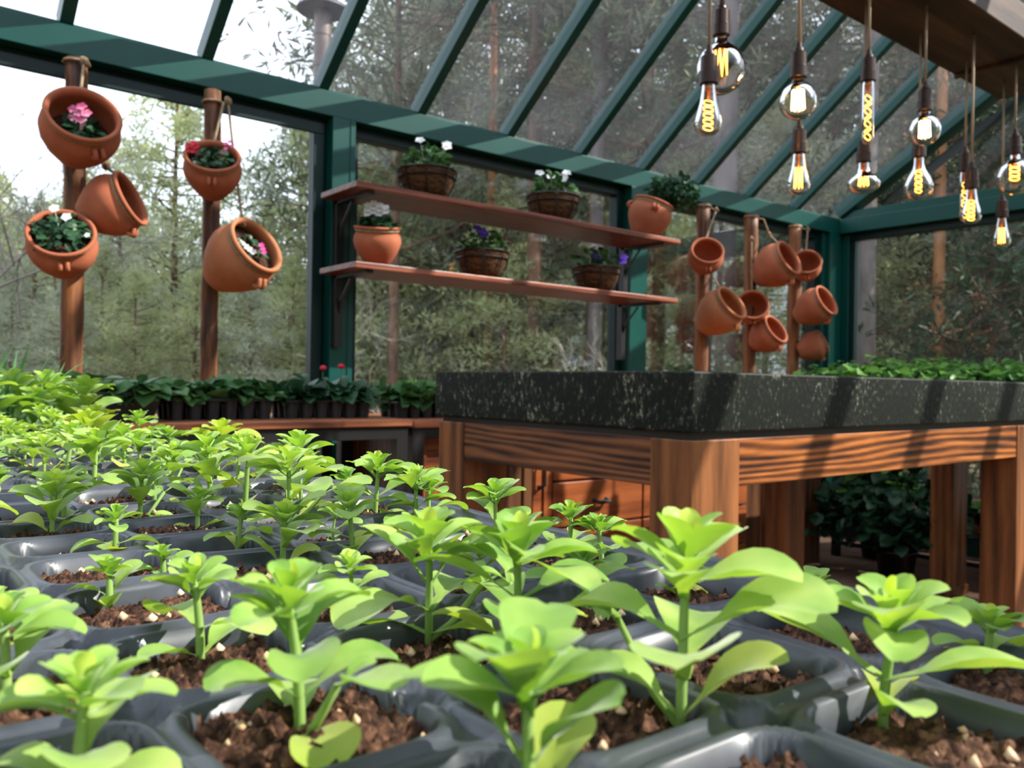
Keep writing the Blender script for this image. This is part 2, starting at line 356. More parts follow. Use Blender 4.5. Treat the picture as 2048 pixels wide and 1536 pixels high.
rf = MB(); rafter(rf, 5.33, YL - .25, EZ1 + .06, RY, ZE - .12, .03, .05); struct(rf, 'trim_52', 'paint_dark')
struct(MB().box((X0, RY - .04, ZR - .02), (X1 - .4, RY + .04, ZR + .1)), 'trim_53', 'paint')
rg = MB()
def pane(xa, za0, za1, xb, zb0, zb1, y0): rg.add([(xa, y0, za0), (xb, y0, zb0), (xb, RY, zb1), (xa, RY, za1)], [(0, 1, 2, 3)])
hz = .055; ELO = EZ1 + hz - SL * .085 + .012
XA = [X0] + RX
for a, b in zip(XA[:-1], XA[1:]):
    pane(a, ELO, ZR + hz, b, ELO, ZR + hz, YL + .085); pane(a, ELO, ZR + hz, b, ELO, ZR + hz, YR - .085)
pane(4.74, ELO, ZR + hz, 5.3, ELO, ZE + hz, YL + .085); pane(4.74, ELO, ZR + hz, 5.3, ELO, ZE + hz, YR - .085)
struct(rg, 'ceiling', 'roofglass')
gb = MB(); gb.add([(5.31, YL, EZ1 + .05), (5.31, YR, EZ1 + .05), (5.31, RY, ZE)], [(0, 1, 2)]); struct(gb, 'window_7', 'glass')

# ------------------------------------------------------------------ poles, pots, ropes
def pole(x, rad, label, seedv, zb=0.0):
    rr = random.Random(seedv); zs = np.linspace(zb, 1.972, 26); mb = MB()
    P = [(x + rr.uniform(-.003, .003), 2.945 + rr.uniform(-.003, .003), z) for z in zs]
    mb.tube(P, [rad * rr.uniform(.93, 1.07) for _ in zs], 14)
    return tag(mb.build('wooden_pole', 'bark_pole', smooth=True), label, 'pole', 'debarked poles along the window wall')
pole(.592, .033, 'debarked round wooden pole holding the three largest flower pots, nearest the window left edge', 1)
pole(1.023, .029, 'debarked round wooden pole carrying the red-flowered pot, left of the green post', 2)
pole(3.715, .038, 'weathered wooden pole just past the shelves, first of the three far poles', 3)
pole(4.153, .038, 'weathered wooden pole, middle one of the three far poles', 4)
pole(4.604, .038, 'weathered wooden pole closest to the greenhouse corner post', 5)

def pot(name, c, D, axis, label, matn='terra', handles=(0,), stand=False, squash=.9, rim=.43, cat='pot', group='terracotta pots', soil=0):
    a = Vector(axis).normalized(); H = D * squash
    base = Vector(c) - a * H * .5
    up = Vector((0, 0, 1)); down = (-up) - a * ((-up).dot(a))
    if down.length < .05: down = Vector((0, -1, 0)) - a * a.dot(Vector((0, -1, 0)))
    down.normalize(); yv = a.cross(down)
    q = Matrix(((down.x, yv.x, a.x), (down.y, yv.y, a.y), (down.z, yv.z, a.z))).to_quaternion()
    root = empty(name, base, label, cat, group, q)
    k = rim / .43
    prof = [(.001, .0), (.20, 0), (.235, .02), (.30, .12), (.40, .28), (.47, .44), (.5, .58), (.485, .70), (.44, .79), (.415 * k, .83), (.42 * k, .86), (.455 * k, .875), (.465 * k, .90), (.45 * k, .93), (.42 * k, .935), (.395 * k, .90), (.385 * k, .84), (.43, .74), (.45, .58), (.4, .35), (.25, .06), (.001, .05)]
    mb = MB().lathe([(r * D, z * H) for r, z in prof], 40)
    mb.build('pot_body', matn, root, smooth=True)
    band = MB().lathe([(r * D, z * H) for r, z in ((.424 * k, .80), (.435 * k, .81), (.445 * k, .83), (.44 * k, .85), (.425 * k, .862), (.41 * k, .85))], 36)
    ob = band.build('rope_band', 'rope', root, smooth=True); ob['label'] = 'band of hemp rope tied under the rim'
    for ang in handles:
        hp = []
        for t in np.linspace(0, PI, 9):
            rr_ = D * (.47 + .085 * math.sin(t)); z = H * (.76 - .15 * (t / PI))
            hp.append((rr_ * math.cos(ang), rr_ * math.sin(ang), z))
        hd = MB()
        for off in (-.012, .012):
            hd.tube([(p[0] - math.sin(ang) * off * D / .25, p[1] + math.cos(ang) * off * D / .25, p[2]) for p in hp], D * .034, 8)
        hd.build('handle', matn, root, smooth=True)
    if soil: MB().lathe([(.001, soil * H), (.45 * D * min(1, .5 + soil), soil * H)], 24).build('soil', 'soil', root)
    return root, a, base + a * H * max(soil, .3), q

def petal_flower(mb, c, n, size, petals=5, mi=0, rr=R):
    n = np.array(n, float); n /= np.linalg.norm(n); u = np.cross(n, [0.3, .2, 1]); u /= np.linalg.norm(u); v = np.cross(n, u)
    ang = np.arange(petals) * 2 * PI / petals + rr.random() * 6
    dirs = np.outer(np.cos(ang), u) + np.outer(np.sin(ang), v) + n * .35
    Vv, F = leaf_shapes(np.tile(c, (petals, 1)), dirs, np.tile(n, (petals, 1)), np.full(petals, size * .55), np.full(petals, size * .55), .2, .05, (.15, .8, 1, .75, .1))
    mb.addn(Vv, F, mi)
def plant(name, c, up, rad, nleaf, lsize, lm, label, flowers=(), spread=1.0, cat='plant', group=None, rnd=None, drop=0, aspect=.75, centre=None):
    """c = soil centre, up = growing direction; flowers: list of (material, [offsets]...)"""
    rs = np.random.RandomState(rnd or 1); up = np.array(up, float); up /= np.linalg.norm(up)
    root = empty(name, c, label, cat, group)
    u = np.cross(up, [.2, .1, 1]) if abs(up[2]) < .9 else np.cross(up, [1, 0, 0]); u /= np.linalg.norm(u); v = np.cross(up, u)
    a = rs.rand(nleaf) * 2 * PI; rr_ = np.sqrt(rs.rand(nleaf)) * rad; hgt = rad * (.25 + .75 * rs.rand(nleaf)) * spread * (1.1 - .5 * (rr_ / rad))
    pos = np.outer(rr_ * np.cos(a), u) + np.outer(rr_ * np.sin(a), v) + np.outer(hgt, up)
    dirs = np.outer(np.cos(a), u) + np.outer(np.sin(a), v) + rs.randn(nleaf, 3) * .45 + up * .25; dirs[:, 2] -= drop
    ups = np.tile(up, (nleaf, 1)) + rs.randn(nleaf, 3) * .35
    ln = lsize * (.6 + .6 * rs.rand(nleaf))
    V, F = leaf_shapes(pos - dirs * .3 * ln[:, None], dirs, ups, ln, ln * aspect, .3, .12)
    mb = MB().addn(V, F)
    for k in range(0, nleaf, 3): mb.tube([(0, 0, 0), pos[k] * .5 + np.array([0, 0, .004]), pos[k]], [lsize * .04, lsize * .03, lsize * .02], 4)
    mb.build('foliage', lm, root, smooth=True)
    for fm, offs, fs, npet in flowers:
        for of in offs:
            fb = MB(); p = np.array(of, float)
            petal_flower(fb, p, up * .5 + np.array([-.55, -.7, .3]), fs, npet)
            fb.tube([p * .3, p], lsize * .03, 4)
            fb.build('flower', fm, root)
    return root

def in_cam(r, u, t, s=1): return tuple(s * (cr * r + cu * u - cf * t))
POTS = {}
def addpot(key, *a, **k): POTS[key] = pot('clay_pot', *a, **k)
addpot('P1', (0.572, 2.79, 1.698), 0.225, (-0.06, -0.866, 0.497), 'large terracotta pot with pink geranium, top of the leftmost pole', rim=.44, handles=(.35,), soil=0.42)
addpot('P2', (0.662, 2.8, 1.493), 0.194, (0.728, -0.553, 0.405), 'terracotta pot hanging sideways right of the leftmost pole, its mouth turned right', rim=.43, handles=(0,), soil=0.6)
addpot('P3', (0.532, 2.79, 1.347), 0.194, (-0.214, -0.793, 0.571), 'terracotta pot full of leaves and small white flowers, lowest on the leftmost pole', rim=.45, handles=(.1,), soil=0.72)
addpot('P4', (0.99, 2.84, 1.659), 0.188, (-0.257, -0.687, 0.68), 'small terracotta pot with red and violet flowers tied to the second pole', handles=(0,), rim=.45, soil=0.66)
addpot('P5', (1.065, 2.8, 1.371), 0.237, (0.365, -0.79, 0.493), 'ochre terracotta pot with white and magenta flowers hanging right of the second pole', 'terra2', rim=.42, squash=1.0, handles=(0,), soil=0.72)
addpot('P6', (3.614, 2.85, 1.651), 0.191, (-0.543, -0.656, 0.525), 'empty terracotta pot highest on the first far pole', rim=.43)
addpot('P7', (3.695, 2.82, 1.363), 0.247, (0.076, -0.827, 0.556), 'ochre empty terracotta pot low on the first far pole', 'terra2', rim=.4, squash=1.0)
addpot('P8', (4.074, 2.88, 1.413), 0.182, (-0.677, -0.637, 0.37), 'dark-mouthed terracotta pot in the middle of the second far pole', rim=.47)
addpot('P9', (4.176, 2.85, 1.267), 0.210, (0.05, -0.855, 0.516), 'lowest small terracotta pot on the second far pole', rim=.41)
addpot('P10', (4.172, 2.8, 1.659), 0.252, (0.079, -0.895, 0.438), 'large empty terracotta pot high on the second far pole', rim=.4, squash=1.0)
addpot('P11', (4.59, 2.86, 1.699), 0.181, (-0.683, -0.523, 0.509), 'small round empty terracotta pot highest on the last far pole', rim=.46)
addpot('P12', (4.568, 2.79, 1.451), 0.228, (0.056, -0.888, 0.457), 'empty terracotta pot in the middle of the last far pole', rim=.41, squash=1.0)
addpot('P13', (4.65, 2.85, 1.223), 0.184, (0.684, -0.588, 0.433), 'terracotta pot facing away, lowest on the last far pole above the parsley', rim=.43)
addpot('P14', (1.60, 2.80, 1.486), .18, (-.12, -.2, .97), 'round terracotta pot with white flowers at the left end of the lower shelf', rim=.46, handles=(), soil=0.7)
addpot('P15', (3.11, 2.80, 1.79), .215, (.26, -.2, .945), 'terracotta pot with looped handles and trailing plant on the right end of the upper shelf', rim=.44, handles=(PI / 2, -PI / 2, PI), soil=0.7)

def inpot(key, name, rad, n, ls, lm, label, flowers=(), **k):
    root, a, c, q = POTS[key]; return plant(name, c, tuple(a * .8 + Vector((0, 0, .25))), rad, n, ls, lm, label, flowers, **k)
inpot('P1', 'geranium', .06, 45, .045, 'geran_leaf', 'pink and white geranium growing in the large pot on the leftmost pole',
      [('pink', [in_cam(.02 + .022 * math.cos(i * 1.25) * (i > 0), .062 + .02 * math.sin(i * 1.25) * (i > 0), .035) for i in range(6)], .03, 5)], rnd=3, centre=1)
inpot('P3', 'flowering_plant', .07, 150, .03, 'geran_leaf', 'leafy plant with two small white blooms in the lowest pot of the leftmost pole',
      [('white', [in_cam(0, .085, .04), in_cam(.035, .06, .04)], .028, 5), ('white', [in_cam(.09, .01, .03)], .016, 5)], rnd=4, aspect=.6)
inpot('P4', 'verbena', .065, 90, .028, 'geran_leaf', 'verbena with red and violet blooms in the pot on the second pole',
      [('red', [in_cam(-.05 + .014 * math.cos(i * 1.3), .05 + .014 * math.sin(i * 1.3), .05) for i in range(6)], .022, 5), ('magenta', [in_cam(.07 + .012 * math.cos(i * 1.3), .055 + .014 * math.sin(i * 1.3), .05) for i in range(4)], .014, 5)], rnd=5)
inpot('P5', 'verbena', .05, 40, .028, 'geran_leaf', 'white and magenta flowered plant inside the ochre pot beside the second pole',
      [('white', [in_cam(-.015 + .012 * i, .028 - .009 * i, .05) for i in range(5)], .02, 5), ('magenta', [in_cam(.06 + .004 * i, .015 - .012 * i, .05) for i in range(3)], .018, 5)], rnd=6)
inpot('P2', 'seedling_sprig', .03, 12, .03, 'geran_leaf', 'small dark leafy sprig poking out of the sideways pot', rnd=7)
inpot('P14', 'alyssum', .075, 190, .034, 'geran_leaf', 'white flowering plant in the round pot on the lower shelf',
      [('white', [in_cam(-.03 + .022 * (i % 4), .075 + .016 * (i // 4) + .008 * (i % 2), .04) for i in range(11)], .03, 5)], rnd=8, spread=1.2)
inpot('P15', 'ivy', .13, 330, .036, 'geran_leaf', 'green trailing plant spilling right out of the handled pot on the upper shelf', rnd=9, drop=.5, spread=1.4)
bpy.data.objects['ivy'].location = Vector(POTS['P15'][2]) + Vector((.12, -.02, .03))

def rope(pts, label, knots=(), rad=.0045):
    a = MB(); P = [Vector(p) for p in pts]; Q = []
    for i in range(len(P) - 1):
        for t in np.linspace(0, 1, 8, endpoint=False): Q.append(P[i].lerp(P[i + 1], float(t)))
    Q.append(P[-1]); a.tube([tuple(p) for p in Q], rad, 7)
    o = a.build('hemp_rope', 'rope', smooth=True); tag(o, label, 'rope', 'ropes holding the clay pots')
    for k in knots:
        kb = MB(); 
        for ax_ in range(3):
            c = [(k[0] + .011 * math.cos(t) * (ax_ != 0) + .004 * (ax_ == 0) * math.sin(2 * t), k[1] + .011 * (math.sin(t) if ax_ == 0 else .5 * math.cos(t)), k[2] + .009 * (math.sin(t) if ax_ != 0 else math.cos(t)) + .003 * ax_) for t in np.linspace(0, 2 * PI, 12)]
            kb.tube(c, .0048, 6)
        kb.build('knot', 'rope', o, smooth=True)
    return o
def neck_top(key, f=.8):
    root, a, c, q = POTS[key]; D = 1
    b = [ch for ch in root.children if ch.name.startswith('pot_body')][0]
    zs = max(v.co.z for v in b.data.vertices); rr_ = [math.hypot(v.co.x, v.co.y) for v in b.data.vertices if abs(v.co.z - zs * .89) < zs * .03]
    p = Vector((-max(rr_), 0, zs * .885)); return tuple(root.location + q @ p)
def ring(x, z, rad, y=2.945): return [(x + rad * math.cos(t), y + rad * math.sin(t), z) for t in np.linspace(0, 2 * PI, 10)]
rope(ring(.592, 1.96, .038) + [(.604, 2.9, 1.95), neck_top('P1')], 'hemp rope tying the top pot to the leftmost pole', [(.604, 2.895, 1.95)])
rope([(.63, 2.90, 1.80), (.668, 2.88, 1.635), neck_top('P2')], 'hemp rope with a knot above the sideways pot', [(.668, 2.88, 1.635)])
rope([(.56, 2.90, 1.66), neck_top('P3')], 'hemp rope running down the leftmost pole to its lowest pot')
rope(ring(1.023, 1.93, .034) + [(1.045, 2.9, 1.925), neck_top('P4')], 'hemp rope tying the red-flowered pot to the second pole', [(1.06, 2.9, 1.93)])
rope([(1.06, 2.9, 1.93), (1.075, 2.88, 1.75), neck_top('P5')], 'long hemp rope from the second pole down to the ochre pot', [neck_top('P5')])
rope(ring(3.715, 1.96, .042) + [(3.77, 2.9, 1.94), neck_top('P6')], 'hemp rope on the first far pole holding its top pot', [(3.77, 2.9, 1.94)])
rope([(3.75, 2.9, 1.58), neck_top('P7')], 'hemp rope above the lower pot of the first far pole')
rope(ring(4.153, 1.96, .042) + [(4.21, 2.9, 1.95), (4.24, 2.88, 1.86), neck_top('P10')], 'knotted hemp rope slanting from the second far pole to its top pot', [(4.24, 2.88, 1.86)])
rope([(4.095, 2.9, 1.82), neck_top('P8')], 'hemp rope hanging straight down beside the second far pole', [(4.095, 2.9, 1.82)])
rope([(4.24, 2.87, 1.42), neck_top('P9')], 'short hemp rope above the lowest pot of the second far pole')
rope(ring(4.604, 1.96, .042) + [(4.67, 2.9, 1.95), neck_top('P11')], 'hemp rope on the last far pole holding its small top pot', [(4.67, 2.9, 1.95)])

# ------------------------------------------------------------------ wall shelves
def shelf(z, x0, x1, label):
    root = empty('wall_shelf', (x0, 2.7, z), label, 'shelf', 'wall shelves across the second window')
    MB().box((0, 0, -.022), (x1 - x0, .285, 0)).build('board', 'shelf_wood', root, bevel=.003)
    for bx in (.06, x1 - x0 - .12 if x1 > 3.15 else 1.6):
        b = MB(); b.box((bx, .285 - .02, -.3), (bx + .03, .30, -.022)).box((bx, .03, -.034), (bx + .03, .29, -.022))
        b.tube([(bx + .015, .285, -.20), (bx + .015, .25, -.12), (bx + .015, .17, -.04)], .006, 6)
        b.build('bracket', 'metal_black', root)
    return root
shelf(1.69, 1.455, 3.235, 'upper reddish wooden shelf crossing the window')
shelf(1.40, 1.455, 3.225, 'lower reddish wooden shelf crossing the window')

def basket(x, z, w_, label, flowers, plabel, seedv, nl=70):
    root = empty('hanging_basket', (x, 2.82, z), label, 'basket', 'coir-lined baskets on the shelves')
    r = w_ / 2; H = .115
    prof = [(.001, .0), (.55 * r, .002), (.75 * r, .25 * H), (.9 * r, .55 * H), (.98 * r, .85 * H), (1.0 * r, H), (.95 * r, H), (.9 * r, .8 * H), (.001, .78 * H)]
    MB().lathe(prof, 28).build('coir_liner', 'coir', root, smooth=True)
    wr_ = MB()
    for k in range(8):
        a = k * PI / 4 + .2; wr_.tube([(1.025 * p[0] * math.cos(a) + .004 * math.cos(a), 1.025 * p[0] * math.sin(a) + .004 * math.sin(a), p[1]) for p in prof[1:6]], .003, 5)
    for zz, rr_ in ((.76 * H, .97), (H, 1.02)): wr_.tube([(rr_ * r * 1.02 * math.cos(t), rr_ * r * 1.02 * math.sin(t), zz) for t in np.linspace(0, 2 * PI, 29)], .0035, 5)
    wr_.build('wire_frame', 'metal_black', root)
    return plant('pansy', (x, 2.82, z + H * .85), (0, 0, 1), r * .86, nl * 2, .036, 'dark_leaf', plabel, flowers, rnd=seedv, spread=1.3, cat='plant', group='plants in the shelf baskets')
basket(1.83, 1.69, .225, 'coir-lined wire basket on the left of the upper shelf', [('white', [in_cam(-.025, .135, .02), in_cam(.08, .12, .02), in_cam(.083, .105, .03)], .038, 5)], 'leafy plant with tall white blooms in the left upper basket', 21, 80)
basket(2.50, 1.69, .225, 'coir-lined wire basket in the middle of the upper shelf', [('white', [in_cam(-.06, .12, .02), in_cam(-.01, .105, .02), in_cam(.045, .10, .03), in_cam(.06, .12, .02), in_cam(.04, .085, .04)], .04, 5)], 'plant with four white blooms in the middle basket of the upper shelf', 22)
basket(2.11, 1.40, .215, 'coir-lined wire basket in the middle of the lower shelf', [('purple', [in_cam(-.02, .115, .02), in_cam(.012, .085, .03), in_cam(0, .105, .02)], .038, 5)], 'plant with purple blooms in the middle basket of the lower shelf', 23)
basket(2.78, 1.40, .22, 'coir-lined wire basket at the right of the lower shelf', [('purple', [in_cam(-.01, .075, .03), in_cam(.0, .06, .04), in_cam(.125, .07, 0), in_cam(.12, .05, 0)], .042, 5)], 'plant with two purple blooms in the right basket of the lower shelf', 24)

# ------------------------------------------------------------------ stone-topped work table
root = empty('work_table', (1.245, 1.005, 0), 'heavy wooden work table with a thick dark speckled stone top', 'table')
def loc(a, b): return (a[0] - 1.245, a[1] - 1.005, a[2]), (b[0] - 1.245, b[1] - 1.005, b[2])
MB().box(*loc((1.258, 1.013, .882), (4.27, 1.88, .9995))).build('stone_top', 'granite', root, bevel=.004)
MB().box(*loc((1.275, 1.03, .868), (4.25, 1.865, .882))).build('shadow_gap_strip', 'plastic_black', root)  # black strip stands in for the shadow gap beneath the stone
for (a, b, y0, y1) in ((1.265, 1.414, 1.02, 1.125), (2.803, 2.94, 1.02, 1.125), (4.10, 4.25, 1.02, 1.125), (1.265, 1.414, 1.762, 1.87), (2.72, 2.85, 1.762, 1.87), (4.10, 4.25, 1.762, 1.87)):
    lg = MB().box(*loc((a, y0, 0.0), (b, y1, .868))).build('leg', 'table_z', root, bevel=.003)
    MB().box(*loc((a - .008, y0 - .008, 0.0), (b + .008, y1 + .008, .045))).build('foot_plinth', 'table_z', lg, bevel=.003)
for (a, b, nm) in (((1.414, 1.024, .772), (2.803, 1.06, .868), 'table_x'), ((2.94, 1.024, .772), (4.1, 1.06, .868), 'table_x'), ((1.27, 1.125, .772), (1.306, 1.762, .868), 'table_y'),
                   ((1.414, 1.83, .772), (2.72, 1.866, .868), 'table_x'), ((2.85, 1.83, .772), (4.1, 1.866, .868), 'table_x'), ((4.21, 1.125, .772), (4.246, 1.762, .868), 'table_y')):
    MB().box(*loc(a, b)).build('apron', nm, root, bevel=.002)

# ------------------------------------------------------------------ window benches and drawer cabinet
def bench(name, x0, x1, y0, y1, z, label, top='bench_wood', legs=(0, 1), group='benches', frz=.04):
    root = empty(name, (x0, y0, 0), label, 'bench', group); w_, d = x1 - x0, y1 - y0
    MB().box((0, 0, z - .022), (w_, d, z)).build('worktop', top, root, bevel=.003)
    MB().box((.01, .012, z - .022 - frz), (w_ - .01, .04, z - .022)).box((.01, d - .04, z - .022 - frz), (w_ - .01, d - .01, z - .022)).box((.01, .04, z - .022 - frz), (.04, d - .04, z - .022)).box((w_ - .04, .04, z - .022 - frz), (w_ - .01, d - .04, z - .022)).build('frame', 'metal_black', root)
    for lx in legs:
        for ly in (.012, d - .05): MB().box((lx * (w_ - .06) + .01, ly, 0), (lx * (w_ - .06) + .05, ly + .04, z - .022 - frz)).build('leg', 'metal_black', root)
    return root
bench('plant_bench', -.42, 1.46, 2.31, 2.9, .85, 'wooden potting bench on a black steel frame under the left window')
bench('seedling_bench', -.30, .34, -.9, 2.29, .842, 'long bench carrying the black seedling trays in front')
cb = empty('drawer_cabinet', (1.48, 2.33, 0), 'reddish wooden bench cabinet with drawers under the shelves', 'cabinet')
MB().box((0, 0, .82), (2.6, .57, .845)).build('worktop', 'bench_wood', cb, bevel=.003)
MB().box((0, .01, .0), (.045, .05, .82)).box((.045, .01, .785), (2.6, .05, .82)).box((0, .5, 0), (.045, .54, .82)).build('frame', 'metal_black', cb)
MB().box((.05, .09, .06), (2.58, .55, .785)).build('body', 'cab_dark', cb)
def door(x0, x1, z0, z1, m='cab_wood', hx=None, nm='door'):
    d = MB().box((x0, .07, z0), (x1, .09, z1)); d.box((x0, .062, z0), (x0 + .04, .07, z1)).box((x1 - .04, .062, z0), (x1, .07, z1)).box((x0 + .04, .062, z1 - .04), (x1 - .04, .07, z1)).box((x0 + .04, .062, z0), (x1 - .04, .07, z0 + .04))
    d = d.build(nm, m, cb, bevel=.002)
    if hx is not None:
        MB().tube([(hx, .062, z1 - .10), (hx, .035, z1 - .11), (hx, .035, z1 - .19), (hx, .062, z1 - .2)], .006, 6).box((hx - .012, .058, z1 - .205), (hx + .012, .063, z1 - .19)).build('handle', 'metal_black', d)
door(.05, .24, .07, .78, hx=.13); door(.245, .56, .07, .78, 'cab_dark'); door(.565, .66, .07, .78, hx=.60); 
def drawer(x0, x1, z0, z1):
    d = MB().box((x0, .066, z0), (x1, .09, z1)).build('drawer', 'cab_wood', cb, bevel=.004); c = (x0 + x1) / 2
    MB().tube([(c - .035, .066, (z0 + z1) / 2 + .008), (c - .03, .04, (z0 + z1) / 2), (c + .03, .04, (z0 + z1) / 2), (c + .035, .066, (z0 + z1) / 2 + .008)], .008, 6).build('handle', 'metal_black', d)
for z0, z1 in ((.6, .78), (.42, .592), (.24, .412), (.07, .232)):
    drawer(.67, 1.17, z0, z1); drawer(1.18, 1.9, z0, z1)
bpy.context.view_layer.update()

# cell packs of bedding plants on the bench
def cellpack(x, y, nx_, ny_, p, hgt, label, z=.85, rows_mat='plastic_black', rot=0, big=False):
    root = empty('cell_tray', (x, y, z), label, 'plant tray', 'black plant trays on the window bench'); root.rotation_euler = (0, 0, rot)
    mb = MB()
    for i in range(nx_):
        for j in range(ny_):
            cx, cy = (i + .5) * p, (j + .5) * p
            m_ = Matrix.Translation((cx, cy, 0)); mb.lathe([(.001, 0), (p * .36, 0), (p * .47, hgt), (p * .44, hgt), (p * .34, .006), (.001, .006)], 14, 0, m_)
    W_, D_ = nx_ * p, ny_ * p
    mb.box((-.008, -.008, hgt - .006), (W_ + .008, .004, hgt)).box((-.008, D_ - .004, hgt - .006), (W_ + .008, D_ + .008, hgt)).box((-.008, .004, hgt - .006), (.004, D_ - .004, hgt)).box((W_ - .004, .004, hgt - .006), (W_ + .008, D_ - .004, hgt))
    mb.build('cells', rows_mat, root, smooth=False)
    return root, W_, D_
def leafy_bed(x, y, W_, D_, z, nplants, rad, ls, lm, label, cat, group, seedv, flowers=None, hgt=1.0, nl=26, rot=0):
    """individual plants standing in a tray, one mesh shared by copies"""
    protos = []; rs = random.Random(seedv); out = []
    nxp = max(1, int(round(math.sqrt(nplants * W_ / D_)))); nyp = max(1, int(math.ceil(nplants / nxp)))
    k = 0
    for i in range(nxp):
        for j in range(nyp):
            px, py = (i + .5) * W_ / nxp, (j + .5) * D_ / nyp
            c, s_ = math.cos(rot), math.sin(rot); wx, wy = x + px * c - py * s_, y + px * s_ + py * c
            if len(protos) < 3:
                o = plant('bedding_plant', (wx, wy, z), (0, 0, 1), rad, nl, ls, lm, label, rnd=seedv * 7 + k, spread=hgt, cat=cat, group=group); protos.append(o)
            else:
                o = copy_tree(rs.choice(protos)); o.location = (wx, wy, z)
            o.rotation_euler = (0, 0, rs.random() * 6); sc = rs.uniform(.85, 1.15); o.scale = (sc,) * 3; k += 1; out.append(o)
    return out
cellpack(.74, 2.44, 6, 3, .052, .062, 'black cell tray of green primulas nearest the second pole', .85)
leafy_bed(.74, 2.44, .31, .156, .905, 18, .042, .062, 'dark_leaf', 'green bedding plant in the tray behind the second pole', 'plant', 'plants in the middle bench tray', 31, hgt=1.5)
cellpack(1.09, 2.44, 6, 3, .05, .058, 'black cell tray of darker begonias left of the green post', .85)
bed2 = leafy_bed(1.09, 2.44, .30, .15, .90, 18, .042, .062, 'geran_leaf', 'dark begonia in the tray in front of the green post', 'plant', 'begonias in the tray by the green post', 32, hgt=1.5)
cellpack(1.50, 2.46, 7, 3, .05, .058, 'black cell tray beside the stone table corner', .845)
leafy_bed(1.50, 2.46, .35, .15, .895, 21, .042, .064, 'dark_leaf', 'dark green plant in the bench tray beside the stone table', 'plant', 'plants in the tray beside the stone table', 33, hgt=1.4)
tr = empty('planter_box', (.36, 2.40, .85), 'black rectangular planter trough at the left end of the window bench', 'planter')
b = MB(); V = [(.02, .02, 0), (.33, .02, 0), (.33, .23, 0), (.02, .23, 0), (0, 0, .078), (.35, 0, .078), (.35, .25, .078), (0, .25, .078)]
b.add(V, [(0, 3, 2, 1), (0, 1, 5, 4), (1, 2, 6, 5), (2, 3, 7, 6), (3, 0, 4, 7)]); b.box((-.008, -.008, .072), (.358, .004, .08)).box((.346, .004, .072), (.358, .25, .08)).box((-.008, .246, .072), (.358, .258, .08)).box((-.008, .004, .072), (.004, .246, .08)); b.box((.01, .01, .05), (.34, .24, .055))
b.build('trough', 'plastic_black', tr)
leafy_bed(.36, 2.40, .35, .25, .91, 12, .055, .065, 'dark_leaf', 'broad-leaved plant growing in the black trough', 'plant', 'plants in the black trough', 34, nl=34)
# two red begonia buds
for i, (dx, hh, lb) in enumerate(((-.02, .055, 'pinkish red begonia bloom, lower of two above the dark tray'), (.045, .062, 'round red begonia bloom, higher of two beside the green post'))):
    fb = MB(); fb.tube([(0, 0, 0), (.002, 0, hh * .9)], .0015, 5, 0); m_ = Matrix.Translation((.002, 0, hh)); fb.lathe([(.001, -.008), (.008, -.006), (.011 + .002 * i, 0), (.009, .006), (.001, .009)], 10, 1, m_)
    tag(fb.build('begonia_bloom', ['dark_leaf', 'red'], loc=(1.255 + dx, 2.50, .955), smooth=True), lb, 'flower', 'begonia blooms')

# ------------------------------------------------------------------ seedling trays in front
TZ = .89
def heights(tx0, ty0, xs, ys, cx, cyf, near=True):
    X, Y = np.meshgrid(xs, ys)
    Z = np.zeros_like(X)
    best = np.full_like(X, 9.)
    for ci, x in enumerate(cx):
        for y in cyf(ci):
            dx, dy = np.abs(X - x), np.abs(Y - y); d = (dx ** 4.5 + dy ** 4.5) ** (1 / 4.5); best = np.minimum(best, d)
    s = np.clip((.0255 - best) / .003, 0, 1); s = s * s * (3 - 2 * s); Z -= .03 * s; q_ = np.clip((.0268 - best) / .0013, 0, 1); Z -= .0008 * q_ * q_; Z -= .0022 * np.clip((best - .0288) / .0014, 0, 1)
    return X, Y, Z
CX = [.268, .209, .150, .091, .032]; PY = .064
def cys(y0): return lambda ci: [y0 + PY * (k + (.5 if ci >= 3 else 0)) for k in range(9 if ci < 3 else 8)]
